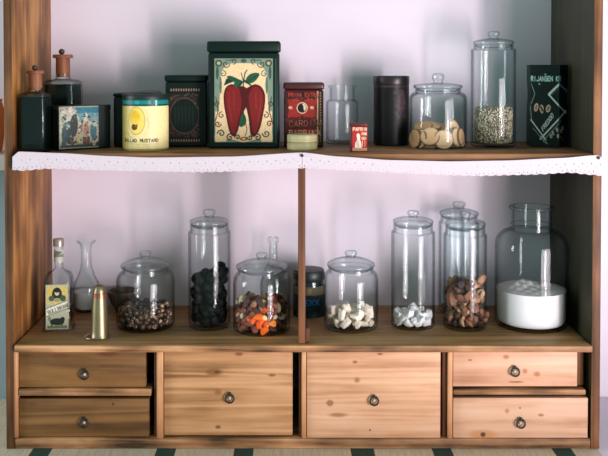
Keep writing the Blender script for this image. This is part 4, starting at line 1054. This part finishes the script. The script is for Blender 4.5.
B_ = [
 (443.5, 139.6, -.034, 80, 2, 1, 'round biscuit standing face-on at the front of the jar'),
 (415.5, 138.6, -.012, 84, -64, 2, 'leftmost biscuit in the jar, standing nearly edge-on against the glass'),
 (421.0, 138.8, -.018, 84, -62, 0, 'second biscuit from the left, leaning on the leftmost one'),
 (430.0, 136.5, -.030, 66, -18, 0, 'biscuit leaning between the edge-on pair and the face-on one'),
 (423, 127.0, .004, 30, -30, 2, 'biscuit lying tilted on top of the left side of the heap'),
 (431.5, 126, .012, 20, 25, 0, 'biscuit lying nearly flat at the top middle of the heap'),
 (440, 128.5, .022, 25, 0, 2, 'biscuit lying behind the top of the face-on biscuit'),
 (453.5, 129, .000, 74, 50, 1, 'biscuit standing tilted at the upper right of the heap'),
 (460.5, 137.8, -.010, 82, 62, 0, 'rightmost biscuit in the jar, standing edge-on against the glass'),
 (456.0, 137.4, -.020, 80, 48, 1, 'biscuit second from the right, half hidden by the face-on one'),
 (430, 147.2, -.014, 4, 0, 0, 'biscuit lying flat on the bottom left of centre'),
 (446, 147.2, .010, 3, 0, 2, 'biscuit lying flat on the bottom right of centre'),
 (437, 142, .012, 14, 30, 0, 'biscuit lying on the flat ones in the middle of the heap'),
]
for b in B_: biscuit(*b)

# seeds: one uncountable mass of husked seeds
rnd = random.Random(9)
bm = bmesh.new()
R = j_seed.ri - .0026; zt_ = j_seed.h(108.5)
def seed(bm, c, r, mi):
    M_ = Euler((rnd.uniform(0, 6.28), rnd.uniform(0, 6.28), rnd.uniform(0, 6.28))).to_matrix()
    r0 = bmesh.ops.create_icosphere(bm, subdivisions=1, radius=r)
    for v in r0['verts']:
        v.co = M_ @ Vector((v.co.x * 1.5, v.co.y * .7, v.co.z * .55)) + c
    for f_ in {f for v in r0['verts'] for f in v.link_faces}: f_.material_index = mi
for _ in range(1900):
    a = rnd.uniform(-PI * .99, .0 + PI * .0) if rnd.random() < .85 else rnd.uniform(0, PI)
    z = rnd.uniform(Z0 + .004, zt_); q = R - rnd.uniform(.0008, .003)
    seed(bm, Vector((q * math.cos(a), q * math.sin(a), z)), .0017, rnd.choice((0, 0, 1, 1, 2, 2)))
for _ in range(450):
    a = rnd.uniform(0, 2 * PI); q = (R - .002) * math.sqrt(rnd.random())
    seed(bm, Vector((q * math.cos(a), q * math.sin(a), zt_ + rnd.uniform(-.001, 0.0016))), .0017, rnd.choice((0, 1, 1, 2)))
v, f = lathe_data([(0, Z0), (R - .006, Z0), (R - .0022, Z0 + .006), (R - .0024, zt_ - .001), (0, zt_)], 40)
bv = [bm.verts.new(x) for x in v]
for q in f:
    nf = bm.faces.new([bv[i] for i in q]); nf.material_index = 2
me = bpy.data.meshes.new('pale_seeds'); bm.to_mesh(me); bm.free()
for c in ((206, 196, 168), (176, 166, 140), (104, 98, 82)): me.materials.append(plain('seed_husk', c, .6, 0, .15, 100))
o = bpy.data.objects.new('pale_seeds', me); COL.objects.link(o); o.location = (j_seed.X, j_seed.Y, j_seed.Z + .0003)
tag(o, 'pale grey seeds filling the lower third of the tall jar on the upper shelf', 'seeds', None, 'stuff')

# flour with a broken, heaped surface
X, Y, r, h = JF
ri = r - .0034; ztf = at(531, 297.5, Y - r).z - LOW
bm = bmesh.new(); n, mR = 72, 16
def top(x, y):
    q = math.hypot(x, y) / ri
    z = ztf + .004 * (1 - q * q) + .0085 * math.exp(-(((x + .008) / .022) ** 2 + ((y - .010) / .018) ** 2)) + .003 * math.exp(-(((x + .03) / .012) ** 2 + ((y + .004) / .02) ** 2))
    z += (.0016 * math.sin(x * 260 + 2) * math.sin(y * 300 + 1) + .0009 * math.sin(x * 520 + y * 310) * math.sin(y * 430 - 1)) * (1 - q ** 4)
    return z
rings = []
for (rad, z) in [(ri - .009, Z0 + .0008), (ri - .004, Z0 + .0022), (ri - .001, Z0 + .006), (ri, Z0 + .011), (ri, ztf * .6)]:
    rings.append([bm.verts.new((rad * math.cos(2 * PI * i / n), rad * math.sin(2 * PI * i / n), z)) for i in range(n)])
for k in range(mR + 1):
    rad = ri * (1 - k / (mR + .8))
    rings.append([bm.verts.new((rad * math.cos(2 * PI * i / n), rad * math.sin(2 * PI * i / n), top(rad * math.cos(2 * PI * i / n), rad * math.sin(2 * PI * i / n)))) for i in range(n)])
for A_, B2 in zip(rings, rings[1:]):
    for i in range(n): bm.faces.new((A_[i], A_[(i + 1) % n], B2[(i + 1) % n], B2[i]))
bm.faces.new(list(reversed(rings[0]))); bm.faces.new(rings[-1])
o = from_bm('flour', bm, plain('white_flour', (240, 234, 236), .95, 0, .03, 60, .1, bump=.2), None, True, 50)
o.location = (X, Y, LOW + .0003); tag(o, 'white flour with a heaped uneven top inside the big open jar', 'flour', None, 'stuff')

# ================================================================== LIGHT, WORLD, CAMERA
wd = bpy.data.worlds.new('room_light'); SC.world = wd; wd.use_nodes = True
bg = wd.node_tree.nodes['Background']; bg.inputs['Color'].default_value = (.55, .82, .76, 1); bg.inputs['Strength'].default_value = .53

def window_light(name, az, el, dist, w, hgt, power, col, target=(0, .12, .2)):
    L = bpy.data.lights.new(name, 'AREA'); L.shape = 'RECTANGLE'; L.size = w; L.size_y = hgt; L.energy = power; L.color = col
    o = bpy.data.objects.new(name, L); COL.objects.link(o)
    T = Vector(target)
    o.location = T + Vector((math.sin(az) * math.cos(el), -math.cos(az) * math.cos(el), math.sin(el))) * dist
    o.rotation_euler = (T - o.location).to_track_quat('-Z', 'Y').to_euler()
    return o
window_light('window_light_right', math.radians(36.5), math.radians(-10), 2.7, .16, 1.1, 36, (1.0, .87, .91))
window_light('window_light_front', math.radians(38), math.radians(-6), 2.6, 1.25, 1.5, 71, (1.0, .87, .91), (0, .12, .12))
window_light('window_light_left', math.radians(-76), math.radians(6), 3.0, .6, 1.3, 60, (.92, .96, 1.0))

cam = bpy.data.cameras.new('camera'); co = bpy.data.objects.new('camera', cam); COL.objects.link(co)
cam.sensor_fit = 'HORIZONTAL'; cam.sensor_width = 36; cam.lens = F / 608 * 36
cam.shift_x = (304 - PX0) / 608; cam.shift_y = -(228 - PY0) / 608
co.location = CAM; co.rotation_euler = (PI / 2 - TILT, 0, 0)
cam.clip_start = .05
SC.camera = co

SC.view_settings.view_transform = 'Standard'; SC.view_settings.look = 'None'
SC.view_settings.exposure = -.08; SC.view_settings.gamma = 1; SC.view_settings.use_curve_mapping = False
SC.cycles.use_denoising = True
SC.cycles.max_bounces = 12; SC.cycles.transparent_max_bounces = 40; SC.cycles.transmission_bounces = 12
SC.cycles.sample_clamp_indirect = 6; SC.cycles.caustics_reflective = False
